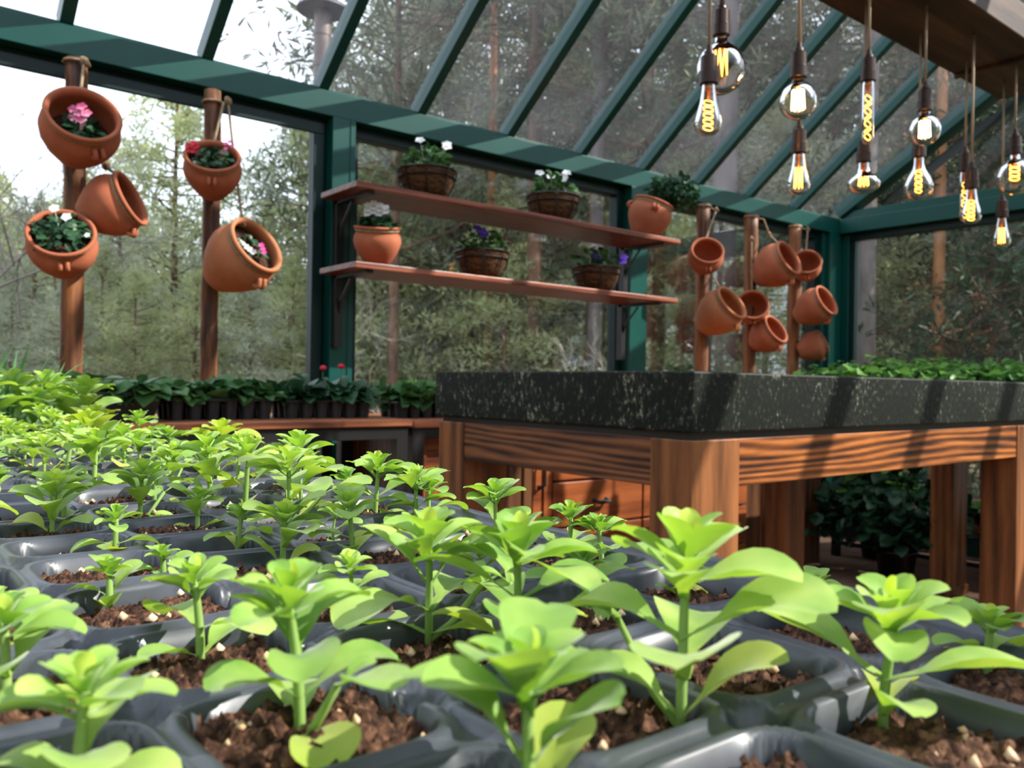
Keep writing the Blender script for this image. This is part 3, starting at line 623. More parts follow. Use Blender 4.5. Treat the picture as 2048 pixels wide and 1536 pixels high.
def seed_tray(y0, y1, yc, step, label):
    x0, x1 = -.002, .316
    xs = np.arange(x0, x1 + 1e-6, step); ys = np.arange(y0, y1 + 1e-6, step)
    X, Y, Z = heights(x0, y0, xs, ys, CX, cys(yc))
    edge = np.minimum.reduce([X - x0, x1 - X, Y - y0, y1 - Y])
    Z += .004 * np.clip((.011 - edge) / .003, 0, 1); Z -= .02 * np.clip((.0025 - edge) / .0025, 0, 1) ** 1.5
    # notches where four cells meet
    for ci in range(4):
        xm = (CX[ci] + CX[ci + 1]) / 2
        for y in cys(yc)(ci): 
            d = np.hypot((X - xm) / 1.15, Y - (y + PY / 2)); Z -= .006 * np.clip((.0075 - d) / .003, 0, 1)
            d2 = np.abs(X - xm) + 0 * Y; Z -= .0007 * np.exp(-(d2 / .0015) ** 2) / 9
    nx_ = len(xs); V = np.stack([X, Y, Z + TZ], -1).reshape(-1, 3); V[:, 2] += .0016 * np.sin(V[:, 1] * 21) * np.sin(V[:, 0] * 17)
    idx = np.arange(len(ys) * nx_).reshape(len(ys), nx_); F = np.stack([idx[:-1, :-1], idx[:-1, 1:], idx[1:, 1:], idx[1:, :-1]], -1).reshape(-1, 4)
    root = empty('seedling_tray', (0, 0, 0), label, 'tray', 'seedling trays')
    MB().addn(V, F).build('cell_sheet', 'plastic', root, smooth=True)
    sk = MB()                                                   # skirt under the rim
    for a, b in (((x0, y0), (x1, y0)), ((x1, y0), (x1, y1)), ((x1, y1), (x0, y1)), ((x0, y1), (x0, y0))):
        sk.add([(a[0], a[1], TZ - .016), (b[0], b[1], TZ - .016), (b[0] * .97 + .004, b[1] * .995, .843), (a[0] * .97 + .004, a[1] * .995, .843)], [(0, 1, 2, 3)])
    sk.build('skirt', 'plastic', root)
    # soil, one patch per cell
    rs = np.random.RandomState(int(y0 * 100) + 50); k = 0
    for ci, x in enumerate(CX):
        for y in cys(yc)(ci):
            n = 36 if step < .002 else 16; g_ = np.linspace(-.0262, .0262, n); GX, GY = np.meshgrid(g_, g_)
            nz = rs.randn(n, n); nz = (nz + np.roll(nz, 1, 0) + np.roll(nz, 1, 1)) / 2
            d = (np.abs(GX) ** 4 + np.abs(GY) ** 4) ** .25
            Zs = TZ - .0095 + .0019 * nz + .004 * np.cos(GX / .0262 * 1.5) * np.cos(GY / .0262 * 1.5) + rs.uniform(-.003, .002)
            ok = d < .0275
            V = np.stack([GX + x, GY + y, Zs], -1).reshape(-1, 3); idx = np.arange(n * n).reshape(n, n); F = np.stack([idx[:-1, :-1], idx[:-1, 1:], idx[1:, 1:], idx[1:, :-1]], -1).reshape(-1, 4)
            fok = ok.reshape(-1)[F].all(1)
            if k == 0: sm = MB(); pm = MB(); cm = MB()
            sm.addn(V, F[fok]); k += 1
            for _ in range(26 if step < .002 else 10):           # crumbs and perlite
                px, py = rs.uniform(-.021, .021, 2); r = rs.uniform(.0007, .0022); o = [(1, 0, 0), (-1, 0, 0), (0, 1, 0), (0, -1, 0), (0, 0, 1), (0, 0, -1)]
                ii = int(np.argmin(np.abs(g_ - px))); jj = int(np.argmin(np.abs(g_ - py)))
                v = np.array(o) * r * rs.uniform(.7, 1.3, (6, 3)) + [x + px, y + py, Zs[jj, ii] + r * .5]
                (pm if rs.rand() < .3 else cm).add(v, [(0, 2, 4), (2, 1, 4), (1, 3, 4), (3, 0, 4), (2, 0, 5), (1, 2, 5), (3, 1, 5), (0, 3, 5)])
    tag(sm.build('soil', 'soil', root, smooth=True), kind='stuff'); tag(cm.build('soil_crumbs', 'crumb', root), kind='stuff'); tag(pm.build('perlite', 'perlite', root, smooth=True), kind='stuff')
    return root
Y1 = .091
seed_tray(.052, .640, Y1, .0015, 'nearer black plastic seedling tray in front, its cells filling the foreground')
seed_tray(.650, 1.238, Y1 + .598, .0025, 'farther black plastic seedling tray behind the front one')

# seedlings
def leaf_one(mb, base, d, up, ln, wd, curl, fold=.12, mi=0, K=12, petiole=.26, rs=None):
    """spatulate leaf with a narrow base, smooth grid of K x 5"""
    d = np.array(d, float); d /= np.linalg.norm(d); up = np.array(up, float); s = np.cross(d, up); s /= np.linalg.norm(s) + 1e-9; n = np.cross(s, d)
    P = np.zeros((K, 5, 3)); pos = np.array(base, float); tp_ = 0.0; ang = 0.0; tw = (rs.uniform(-.3, .3) if rs else 0)
    for i in range(K):
        t = 1 - (1 - i / (K - 1)) ** 1.35
        if t < petiole: w_ = .15 + .1 * t
        else:
            q = (t - petiole) / (1 - petiole); w_ = .18 + .82 * math.sin(PI * min(1, q ** .85 * .5 * 1.28)) ** 1.0 if q < .6 else (1.0) * math.sqrt(max(0, 1 - ((q - .6) / .4) ** 2.2))
            w_ = max(w_, .26 if i == K - 1 else .02)
        a_ = curl * t ** 1.6
        dd = d * math.cos(a_) - n * math.sin(a_); nn = n * math.cos(a_) + d * math.sin(a_)
        pos = pos + dd * ln * (t - tp_); tp_ = t
        sd = s * math.cos(tw * t) + nn * math.sin(tw * t)
        for j, u_ in enumerate((-1, -.55, 0, .55, 1)):
            P[i, j] = pos + sd * (u_ * w_ * wd / 2) + nn * (abs(u_) ** 1.5 * fold * w_ * wd) + nn * (.03 * wd * math.sin(t * 9 + u_ * 3))
    F = []
    for i in range(K - 1):
        for j in range(4): F.append((i * 5 + j, i * 5 + j + 1, (i + 1) * 5 + j + 1, (i + 1) * 5 + j))
    mb.add(P.reshape(-1, 3), F, mi)
def make_seedling(seedv, h_=.04, tiers=3, big=1.0, yellow=False, name='seedling', branches=0):
    rs = random.Random(seedv); root = empty(name, (0, 0, 0))
    st = MB(); lf = MB(); lean = (rs.uniform(-.1, .1), rs.uniform(-.1, .1))
    def axis(t): return np.array([lean[0] * h_ * t * t, lean[1] * h_ * t * t, h_ * .86 * t])
    st.tube([axis(t) - [0, 0, .006 if t == 0 else 0] for t in np.linspace(0, 1, 7)], [.0016, .0014, .0014, .0013, .0012, .0011, .0008], 7)
    ph = rs.random() * 6
    for k in range(tiers):
        t = (.1 + .62 * k / max(1, tiers - 1)) if tiers > 1 else .3
        ln = h_ * rs.uniform(.60, .80) * big * (1.05 - .15 * abs(k - 1)); el = rs.uniform(.3, .8) + .12 * k
        if k == 0: ln *= .9; el = rs.uniform(.35, .9)
        for sgn in (0, PI) if rs.random() < .85 or k else (0,):
            a = ph + k * PI / 2 + sgn + rs.uniform(-.35, .35); e = el + rs.uniform(-.15, .15)
            leaf_one(lf, axis(t), (math.cos(a) * math.cos(e), math.sin(a) * math.cos(e), math.sin(e)), (0, 0, 1), ln * rs.uniform(.85, 1.1), ln * rs.uniform(.50, .62), rs.uniform(.5, 1.25), .16, 1 if (k == 0 and rs.random() < .35) or yellow else 0, rs=rs)
    for k in range(11):                                            # crown of small leaves
        q = k / 11; ln = h_ * (.50 - .34 * q) * big; a = ph + k * 2.4; e = .35 + 1.0 * q
        leaf_one(lf, axis(.8 + .2 * q), (math.cos(a) * math.cos(e), math.sin(a) * math.cos(e), math.sin(e)), (0, 0, 1) if e < 1.2 else (math.cos(a), math.sin(a), .3), ln, ln * .6, rs.uniform(.2, .8), .22, 1 if yellow or k == 10 else 0, K=9, petiole=.12, rs=rs)
    st.build('stem', 'seed_stem', root, smooth=True); lf.build('leaves', ['seed_leaf', 'seed_leaf_y'], root, smooth=True)
    for b in range(branches):
        a = rs.random() * 6; br = MB(); tip = np.array([math.cos(a) * h_ * .42, math.sin(a) * h_ * .42, h_ * .45])
        br.tube([(0, 0, .002), tip * [.4, .4, .35], tip], [.0013, .0012, .0009], 6)
        o = br.build('side_shoot', 'seed_stem', root, smooth=True); bl = MB()
        leaf_one(bl, tip, (math.cos(a), math.sin(a), .55), (0, 0, 1), h_ * .6 * big, h_ * .34 * big, .6, .14, rs=rs)
        leaf_one(bl, tip, (math.cos(a + 1.6), math.sin(a + 1.6), .7), (0, 0, 1), h_ * .25 * big, h_ * .13, .5, .14, rs=rs)
        bl.build('leaves', 'seed_leaf', o, smooth=True)
    return root
HERO = [(0.173, 0.138, 0.0494), (0.215, 0.111, 0.0329), (0.09, 0.191, 0.0396), (0.09, 0.262, 0.0299), (0.158, 0.245, 0.0404), (0.179, 0.203, 0.0433), (0.107, 0.125, 0.0335), (0.235, 0.234, 0.0245),
        (0.298 - .008, 0.284, 0.0242), (0.322 - .04, 0.310, 0.0280), (0.290, 0.178, 0.0165), (0.280, 0.112, 0.0187), (0.288, 0.373, 0.031), (0.273, 0.427, 0.0344), (0.284, 0.436, 0.0279), (0.280, 0.527, 0.0248), (0.256, 0.548, 0.047),
        (0.290, 0.602, 0.0311), (0.162, 0.365, 0.0298), (0.198, 0.373, 0.032), (0.162, 0.42, 0.0229), (0.105, 0.417, 0.0255), (0.108, 0.547, 0.0293), (0.112, 0.365, 0.0168), (0.036, 0.248, 0.028), (0.04, 0.188, 0.027),
        (0.04, 0.31, 0.019), (0.165, 0.489, 0.023), (0.172, 0.574, 0.0296), (0.081, 0.343, 0.0198)]
ORD = ['nearest', 'second', 'third', 'fourth', 'fifth', 'sixth', 'seventh', 'eighth', 'ninth', 'tenth', 'eleventh', 'twelfth', 'thirteenth', 'fourteenth', 'fifteenth', 'sixteenth', 'seventeenth', 'eighteenth']
ROW = ['tray row along the rim', 'second tray row from the rim', 'middle tray row', 'fourth tray row from the rim', 'tray row farthest from the table']
cells = []
for ci, x in enumerate(CX):
    ylist = cys(Y1)(ci) + cys(Y1 + .598)(ci)
    for k, y in enumerate(ylist): cells.append([ci, k, x, y, []])
for i, (x, y, hh) in enumerate(HERO):
    c = min(cells, key=lambda c: (c[2] - x) ** 2 + (c[3] - y) ** 2); c[4].append(i)
protos = [make_seedling(100 + i, .04, 3 + i % 2, R.uniform(.9, 1.1), yellow=(i % 5 == 4), branches=(i % 3 == 0)) for i in range(10)]
used = [False] * len(protos)
for ci, k, x, y, hs in cells:
    items = [(HERO[i][0], HERO[i][1], HERO[i][2], True) for i in hs]
    if not hs:
        if y > .42 and R.random() < .96: items = [(x + R.uniform(-.006, .006), y + R.uniform(-.006, .006), R.uniform(.034, .055), False)]
        elif y > .16 and R.random() < .7: items = [(x + R.uniform(-.006, .006), y + R.uniform(-.006, .006), R.uniform(.018, .028), False)]
    items.sort(key=lambda t: -t[2])
    for n, (px, py, hh, hero) in enumerate(items):
        dx, dy = px - x, py - y; m_ = .0185; px = x + max(-m_, min(m_, dx)); py = y + max(-m_, min(m_, dy))
        if hero:
            o = make_seedling(int(px * 7919 + py * 104729), hh * 1.12, 4 if hh > .038 else 3, R.uniform(.95, 1.12) * (1.3 if hh < .035 and py < .2 else 1), branches=1 if hh > .035 else 0)
        else:
            i = R.randrange(len(protos))
            if not used[i]: o = protos[i]; used[i] = True
            else: o = copy_tree(protos[i])
            s_ = hh / .04; o.scale = (s_,) * 3; o.rotation_euler = (0, 0, R.random() * 6.28)
        o.location = (px, py, TZ - .009)
        look = 'tall leafy' if hh > .038 else 'pale green' if hh > .026 else 'short'
        extra = '' if len(items) == 1 else (', taller one' if n == 0 else ', shorter one' if n == 1 else ', smallest one')
        tag(o, '%s seedling, %s from camera in the %s%s' % (look, ORD[k], ROW[ci], extra) if k else '%s seedling nearest the camera in the %s%s' % (look, ROW[ci], extra), 'seedling', 'seedlings in the black trays')
for i, p_ in enumerate(protos):
    if not used[i]:
        for ch in list(p_.children): bpy.data.objects.remove(ch)
        bpy.data.objects.remove(p_)

# taller plants past the trays, at the left edge
def tuft(x, y, z, n, ln, m_, label, seedv, wd=.006, spread=.5):
    rs = np.random.RandomState(seedv); a = rs.rand(n) * 2 * PI
    d = np.stack([np.cos(a) * spread * rs.rand(n), np.sin(a) * spread * rs.rand(n), np.ones(n)], 1); l_ = ln * (.5 + .6 * rs.rand(n))
    V, F = leaf_shapes(np.stack([np.cos(a) * .01, np.sin(a) * .01, np.zeros(n)], 1), d, np.stack([-np.cos(a), -np.sin(a), np.full(n, .2)], 1), l_, np.full(n, wd), -.0 + .35, .1, (.5, .9, 1, .7, .05))
    return tag(MB().addn(V, F).build('grass_tuft', m_, loc=(x, y, z), smooth=True), label, 'plant', 'grassy plants past the trays')
cellpack(.0, 1.27, 5, 10, .062, .045, 'black cell tray of taller herbs beyond the seedling trays', .842)
sd = 0
for i in range(5):
    for j in range(6):
        x, y = .03 + .062 * i, 1.30 + .105 * j; sd += 1
        if sd % 7 == 0: tuft(x, y, .875, 24, .13 + .02 * (j % 3), 'grass', 'grassy tuft among the tall herbs beyond the seedling trays', sd)
        else:
            hh = .07 + .03 * ((i * 7 + j * 3) % 5) / 4 + (.03 if i < 1 else 0)
            o = make_seedling(900 + sd % 7, .06, 4, 1.0, name='herb_plant'); o.location = (x, y, .878); o.scale = (hh / .06,) * 3
            tag(o, 'bushy bright green herb standing beyond the seedling trays', 'plant', 'herbs beyond the seedling trays')

# ------------------------------------------------------------------ hanging wooden board with filament bulbs
bd = empty('hanging_board', (-.6, 1.17, 2.2), 'long dark wooden board hung under the roof, carrying the bulbs', 'lamp board')
MB().box((0, 0, 0), (3.98, .31, .12)).build('board', 'beam_wood', bd, bevel=.004)
MB().box((3.98, .0, -.0), (4.42, .31, .10)).box((3.98, 0, -.015), (4.0, .31, 0)).build('end_board', 'beam_wood', bd, bevel=.003)
hg = MB()
for x in (.5, 3.6): hg.tube([(x, .155, .12), (x, -.17 + .0, 1.5)], .006, 6)
hg.build('hanger_rod', 'metal_black', bd)

def spiral(mb, r, z0, z1, turns, rad, cross=True, mi=0):
    for sg in ((1, -1) if cross else (1,)):
        t = np.linspace(0, 1, int(turns * 14)); mb.tube(np.stack([r * np.cos(sg * t * turns * 2 * PI), r * np.sin(sg * t * turns * 2 * PI), z0 + (z1 - z0) * t], 1), rad, 4, mi)
def cage(mb, r, z0, z1, n, rad, mi=0):
    for k in range(n):
        a = 2 * PI * k / n; b = 2 * PI * (k + .5) / n
        mb.tube([(r * .85 * math.cos(a), r * .85 * math.sin(a), z1), (r * math.cos(b), r * math.sin(b), z0)], rad, 4, mi); mb.tube([(r * .85 * math.cos(a + 2 * PI / n), r * .85 * math.sin(a + 2 * PI / n), z1), (r * math.cos(b), r * math.sin(b), z0)], rad, 4, mi)
def lamp(x, y, zs, kind, label, fil='filament'):
    """zs = height of the socket middle"""
    root = empty('filament_lamp', (x, y, zs), label, 'lamp', 'bare filament bulbs hung from the board')
    MB().tube([(0, 0, .055), (0, 0, 2.2 - zs)], .0042, 7).build('cord', 'cord', root, smooth=True)
    MB().lathe([(.001, .058), (.007, .058), (.008, .046), (.012, .043), (.013, .036), (.020, .030), (.0205, -.004), (.0225, -.006), (.0225, -.034), (.019, -.036), (.001, -.036)], 20).build('socket', 'socket', root, smooth=False)
    P = {'st': [(.0155, 0), (.0165, -.015), (.021, -.045), (.029, -.075), (.0325, -.095), (.029, -.108), (.018, -.118), (.001, -.121)],
         'globe': [(.016, 0), (.017, -.014), (.03, -.022), (.042, -.036), (.0485, -.058), (.046, -.080), (.035, -.098), (.018, -.108), (.001, -.110)],
         'big': [(.016, 0), (.018, -.02), (.036, -.03), (.055, -.052), (.0635, -.082), (.060, -.112), (.045, -.136), (.024, -.149), (.001, -.152)],
         'tube': [(.0155, 0), (.0165, -.02), (.0165, -.165), (.012, -.180), (.001, -.185)],
         'mush': [(.0155, 0), (.0165, -.02), (.024, -.038), (.042, -.052), (.0495, -.066), (.047, -.082), (.03, -.094), (.001, -.099)],
         'pear': [(.0155, 0), (.0165, -.025), (.022, -.045), (.038, -.07), (.0475, -.098), (.045, -.122), (.03, -.14), (.001, -.148)]}[kind]
    MB().lathe([(r, z - .034) for r, z in P], 26).build('glass_bulb', 'bulb_amber' if kind in ('globe', 'mush') else 'bulb', root, smooth=True)
    f = MB()
    if kind == 'st' and fil != 'filament': cage(f, .012, -.135, -.075, 7, .0011)
    elif kind == 'st': spiral(f, .011, -.142, -.075, 4.5, .0012)
    elif kind == 'globe': cage(f, .0165, -.118, -.068, 9, .0022); f.lathe([(.009, -.112), (.0125, -.112), (.0125, -.070), (.009, -.070)], 10)
    elif kind == 'big': 
        if fil == 'filament': cage(f, .018, -.135, -.065, 7, .0014)
        else: spiral(f, .016, -.13, -.07, 3.5, .0016)
    elif kind == 'tube': spiral(f, .0085, -.205, -.075, 3.5, .0012)
    elif kind == 'mush': cage(f, .015, -.108, -.080, 8, .0018); f.tube([(-.012, 0, -.085), (-.012, 0, -.062)], .0015, 4); f.tube([(.012, 0, -.085), (.012, 0, -.062)], .0015, 4)
    elif kind == 'pear': spiral(f, .0105, -.155, -.075, 4, .0013)
    f.build('filament', 'filament_hot' if kind in ('globe',) else 'filament_dim' if fil == 'dim' else 'filament', root)
    MB().lathe([(.001, -.036), (.0125, -.037), (.0135, -.048), (.006, -.052), (.0035, -.075), (.001, -.076)], 12).build('bulb_base', 'brass', root, smooth=True)
lamp(1.614, 1.27, 1.723, 'st', 'teardrop bulb with spiral filament, front left one overlapping the big clear globe')
lamp(1.802, 1.38, 1.924, 'big', 'largest clear globe bulb with tall caged filament, leftmost at the top')
lamp(1.989, 1.27, 1.829, 'globe', 'round amber-tinted globe bulb glowing brightly, second from the left at the front')
lamp(2.170, 1.38, 1.684, 'st', 'teardrop bulb with straight filament hanging directly below the left glowing globe', 'cage')
lamp(2.350, 1.27, 1.905, 'tube', 'long thin tube bulb with a crossed spiral filament, highest of the middle lamps')
lamp(2.534, 1.38, 1.723, 'mush', 'flat mushroom-shaped bulb hanging below the long tube bulb')
lamp(2.703, 1.27, 1.896, 'globe', 'round glowing globe bulb in front of the corner rafter')
lamp(2.899, 1.38, 1.805, 'pear', 'large pear-shaped clear bulb with spiral filament below the right glowing globe')
lamp(3.259, 1.38, 1.817, 'tube', 'tube bulb half hidden behind a teardrop bulb, over the end wall beam')
lamp(3.052, 1.27, 1.702, 'st', 'teardrop spiral-filament bulb in front of a tube bulb, over the end wall beam')
lamp(3.597, 1.38, 1.693, 'st', 'lowest teardrop bulb with straight filament, hanging below the end wall beam', 'cage')
lamp(3.418, 1.27, 1.889, 'big', 'large clear globe with spiral filament at the right edge of the lamp row', 'spiral')

# ------------------------------------------------------------------ far end of the greenhouse
pb = bench('parsley_bench', 4.2, 4.92, -.6, 2.74, .85, 'black-framed bench along the end wall under the bushy parsley')
pc, W_, D_ = cellpack(4.24, .28, 4, 16, .15, .09, 'black tray holding the parsley at the end wall', .85)
rs = random.Random(5)
protos_p = []
for i in range(4):
    for j in range(16):
        x, y = 4.32 + .15 * i, .36 + .15 * j
        if len(protos_p) < 3:
            o = plant('parsley_plant', (x, y, .94), (0, 0, 1), .12, 150, .042, 'parsley', 'curly green parsley plant in the tray at the end wall', rnd=60 + i + j, spread=1.0, group='parsley plants at the end wall', aspect=.8); protos_p.append(o)
        else: o = copy_tree(rs.choice(protos_p))
        o.location = (x, y, .935); o.rotation_euler = (0, 0, rs.random() * 6); s_ = rs.uniform(.95, 1.1) * (1.0 + .62 * math.sin(PI * min(1, max(0, (2.75 - y) / 1.5)) ** .8) if y > 1.25 else 1.0); o.scale = (s_, s_, s_)
# geraniums on the floor behind the table
def floor_bush(x, y, rad, h_, n, label, pl, sv, lm='geran_leaf'):
    rt = empty('flower_pot', (x, y, 0), pl, 'pot', 'floor pots behind the table')
    MB().lathe([(.001, 0), (.08, 0), (.10, .13), (.11, .13), (.11, .15), (.10, .15), (.095, .12), (.001, .12)], 24).build('pot_body', 'plastic_black', rt, smooth=True)
    o = plant('bushy_geranium', (x, y, .12), (0, 0, 1), rad * 1.2, int(n * 1.4), .075, lm, label, rnd=sv, spread=h_, drop=.3, group='bushes behind the table', aspect=.95)
    return o
floor_bush(4.05, 2.62, .24, 1.7, 260, 'leafy bush seen between the two left table legs', 'black pot under the bush seen between the left table legs', 71)
floor_bush(4.30, 2.13, .27, 1.6, 380, 'dense dark geranium bush seen under the table, right of the middle leg', 'black pot under the dense geranium bush', 72)
floor_bush(4.72, 2.45, .2, 2.0, 160, 'bright green bushy plant against the end wall glass', 'black pot by the end wall glass', 73, 'herb')
lb = empty('low_plant_stand', (4.45, .9, 0), 'low wooden-topped plant stand on the floor along the end wall', 'plant stand')
MB().box((0.1, 0, .25), (.7, 1.75, .28)).build('shelf_top', 'bench_wood', lb)
st_ = MB(); 
for y in (0, .85, 1.70): st_.box((.1, y, 0), (.14, y + .04, .25)).box((.62, y, 0), (.66, y + .04, .25))
st_.box((.1, 0, .07), (.13, 1.74, .09)).box((.1, 0, .21), (.13, 1.74, .25)); st_.build('frame', 'metal_black', lb)
cellpack(4.62, 1.1, 5, 13, .07, .06, 'black seed tray on the low stand at the end wall', .28)
leafy_bed(4.62, 1.1, .35, .9, .34, 24, .05, .04, 'dark_leaf', 'small green plant in the seed tray on the low stand', 'plant', 'plants on the low stand', 75, nl=22, hgt=.6)
for (x, y, z, lb_) in ((4.75, 2.02, .40, 'white plant label stuck in the seed tray, lower of the two'), (4.98, 2.12, .47, 'white plant label stuck in the seed tray, higher of the two')):
    m_ = MB(); m_.box((-.004, -.006, -.11), (.0, .006, 0)).box((-.004, -.03, 0), (.0, .03, .045)); tag(m_.build('plant_label', 'tag', loc=(x, y, z)), lb_, 'plant label', 'white plant labels')

# ------------------------------------------------------------------ outdoors: flue, trees, shrubs
ch = empty('chimney_flue', (2.695, 5.54, -.1), 'brown metal flue pipe with a wide conical cap outside the roof', 'chimney')
MB().lathe([(.06, 0), (.06, 3.3), (.064, 3.3), (.064, 3.33), (.06, 3.33), (.06, 3.52), (.064, 3.52), (.064, 3.55), (.06, 3.55), (.06, 3.72)], 24).build('pipe', 'chimney', ch, smooth=False)
MB().lathe([(.001, 3.70), (.185, 3.70), (.185, 3.712), (.03, 3.84), (.001, 3.85)], 32).build('cap', 'cap', ch, smooth=False)
st_ = MB()
for a in (0, 2.1, 4.2): st_.box((.055 * math.cos(a) - .004, .055 * math.sin(a) - .004, 3.64), (.055 * math.cos(a) + .004, .055 * math.sin(a) + .004, 3.71))
st_.build('cap_bracket', 'chimney', ch)

def blades(rs, C, rad, n, ln, wd):
    """needle tufts: n flat blades around each centre"""
    m = len(C); d = rs.randn(m * n, 3); d[:, 2] += .35; d /= np.linalg.norm(d, axis=1)[:, None]
    c = np.repeat(C, n, 0) + d * rad * rs.rand(m * n, 1)
    s = np.cross(d, rs.randn(m * n, 3)); s /= np.linalg.norm(s, axis=1)[:, None]
    l_ = ln * (.6 + .7 * rs.rand(m * n, 1)); w_ = wd * (.7 + .6 * rs.rand(m * n, 1))
    V = np.stack([c - s * w_ * .5, c + d * l_ * .6 + s * w_ * .0 - s * w_ * .35, c + d * l_, c + d * l_ * .6 + s * w_ * .5], 1)
    F = np.arange(m * n * 4).reshape(-1, 4)
    return V.reshape(-1, 3), F
def make_tree(name, seedv, H, clear, cr_, nbr, ntuft, nbl, ln, wd, tr, needle, barkm, shape='pine', droop=0.0, flat=.5):
    rs = np.random.RandomState(seedv); root = empty(name, (0, 0, 0)); tk = MB()
    zs = np.linspace(-.3, H * .98, 12); off = np.cumsum(rs.randn(12, 2) * tr * .12, 0)
    tk.tube([(off[i, 0], off[i, 1], z) for i, z in enumerate(zs)], [tr * (1 - .85 * max(0, z) / H) + .01 for z in zs], 10)
    C = []
    for b in range(nbr):
        t = (b + rs.rand()) / nbr; z = clear + (H - clear) * t; a = rs.rand() * 2 * PI
        if shape == 'spruce': L_ = cr_ * (1 - t) ** .9 * rs.uniform(.75, 1.1) + .1
        else: L_ = cr_ * (math.sin(PI * min(.98, .22 + .78 * t)) ** .7) * rs.uniform(.55, 1.15)
        up = rs.uniform(-.05, .5) - droop * (1 - t); i = min(11, int(max(0, z + .3) / (H * .98 + .3) * 11))
        p0 = np.array([off[i, 0], off[i, 1], z]); d = np.array([math.cos(a), math.sin(a), up])
        pm = p0 + d * L_ * .5 + [0, 0, -.04 * L_]; p1 = p0 + d * L_ + [0, 0, .06 * L_]
        tk.tube([p0, pm, p1], [tr * .16 + .006, tr * .09 + .004, .004], 4, caps=False)
        k = max(2, int(ntuft * (.4 + L_ / cr_)))
        tt = .25 + .78 * rs.rand(k) ** .8; q = p0 + d * (L_ * tt)[:, None] + rs.randn(k, 3) * [L_ * .17, L_ * .17, L_ * .17 * flat] + .02
        C.append(q)
    C.append(np.array([[off[-1, 0], off[-1, 1], H * (.97 + .03 * q)] for q in range(3)]))
    C = np.vstack(C); V, F = blades(rs, C, ln * .5, nbl, ln, wd)
    tk.build('trunk', barkm, root, smooth=True); MB().addn(V, F).build('needles', needle, root)
    return root
def bare_tree(name, seedv, H, tr, depth=5, m_='twig', spread=.6):
    rs = np.random.RandomState(seedv); mb = MB()
    def br(p, d, l_, r, k):
        q = p + d * l_; mb.tube([p, (p + q) / 2 + rs.randn(3) * l_ * .05, q], [r, r * .8, r * .62], 5 if k > 2 else 3, caps=False)
        if k == 0: return
        for _ in range(3 if k > 1 else 4):
            nd = d + rs.randn(3) * spread; nd[2] += .1; nd /= np.linalg.norm(nd); br(p + (q - p) * rs.uniform(.5, 1), nd, l_ * rs.uniform(.55, .8), r * .6, k - 1)
    root = empty(name, (0, 0, 0)); br(np.array([0, 0, -.2]), np.array([.03, .02, 1.]), H * .38, tr, depth); mb.build('branches', m_, root); return root
PROTO = {}
def place(kind, maker, x, y, s, label, group, rz=None, cat='tree', z=None):
    if kind not in PROTO: o = maker(); PROTO[kind] = o
    else: o = copy_tree(PROTO[kind])
    o.location = (x, y, ground_z(x, y) if z is None else z); o.rotation_euler = (0, 0, R.random() * 6.28 if rz is None else rz); o.scale = (s,) * 3
    return tag(o, label, cat, group)
def yp(i): return lambda: make_tree('young_pine', 300 + i, 5.5, .3, 1.35, 85, 10, 11, .17, .035, .07, ('needle_light', 'needle_grey')[i % 2], 'bark')
def pxy(px, d): 
    v = cf * d + cr * ((px - 1024) / 1685 * d); return v.x, v.y
rs_ = random.Random(77)
# young pines seen through the left window (size set by real height)
YP = [(-60, 13, .80), (70, 12, .62), (165, 15, .80), (235, 11, .58), (345, 13.5, 1.0), (440, 12, .58), (520, 11, .60), (592, 14, .98), (690, 12, .90), (290, 17, .72), (110, 19, .85), (-140, 12, .7), (480, 18, .78), (20, 17, .75), (390, 9, .40), (130, 8.5, .36), (270, 8.8, .40), (500, 9, .40), (580, 10, .46), (20, 9.5, .40), (200, 10, .46)]
for i, (px, d, s_) in enumerate(YP):
    x, y = pxy(px, d); k = i % 4; place('yp%d' % k, yp(k), x, y, s_, 'young pale green pine growing beyond the left window', 'young pines beyond the left window')
for i in range(26):
    px = -250 + i * 38; d = 20 + rs_.random() * 14; x, y = pxy(px, d); k = i % 4
    place('yp%d' % k, yp(k), x, y, rs_.uniform(.75, 1.05) * (1 if px > 620 else .9), 'hazy green pine in the back rows of the slope left of the green post', 'far pines on the left slope')
# tall pines right of the green post
def tp(i): return lambda: make_tree('tall_pine', 400 + i, 13, 2.6 + .8 * i, 2.3, 120, 10, 9, .2, .034, .13, 'needle_dark', 'bark', flat=.6)
TP = [(985, 15, .95), (1060, 12, .8), (1120, 19, 1.1), (1185, 9.5, .85), (1250, 16, 1.0), (1345, 14, 1.0), (1500, 13, .9), (1570, 17, 1.1), (1650, 12, .9), (1960, 12, 1.0), (2110, 10, .9), (2250, 12, 1.0), (1800, 16, 1.0), (1400, 20, 1.2), (1300, 9, .75), (2400, 9, .9)]
for i, (px, d, s_) in enumerate(TP):
    x, y = pxy(px, d); k = i % 4; place('tp%d' % k, tp(k), x, y, s_, 'tall dark pine in the wood beyond the shelf window', 'tall pines beyond the shelves')
for i in range(34):
    px = 900 + i * 42; d = 20 + rs_.random() * 16; x, y = pxy(px, d); k = i % 4
    place('tp%d' % k, tp(k), x, y, rs_.uniform(.7, 1.1), 'distant tall pine deep in the wood to the right', 'far pines of the right wood')
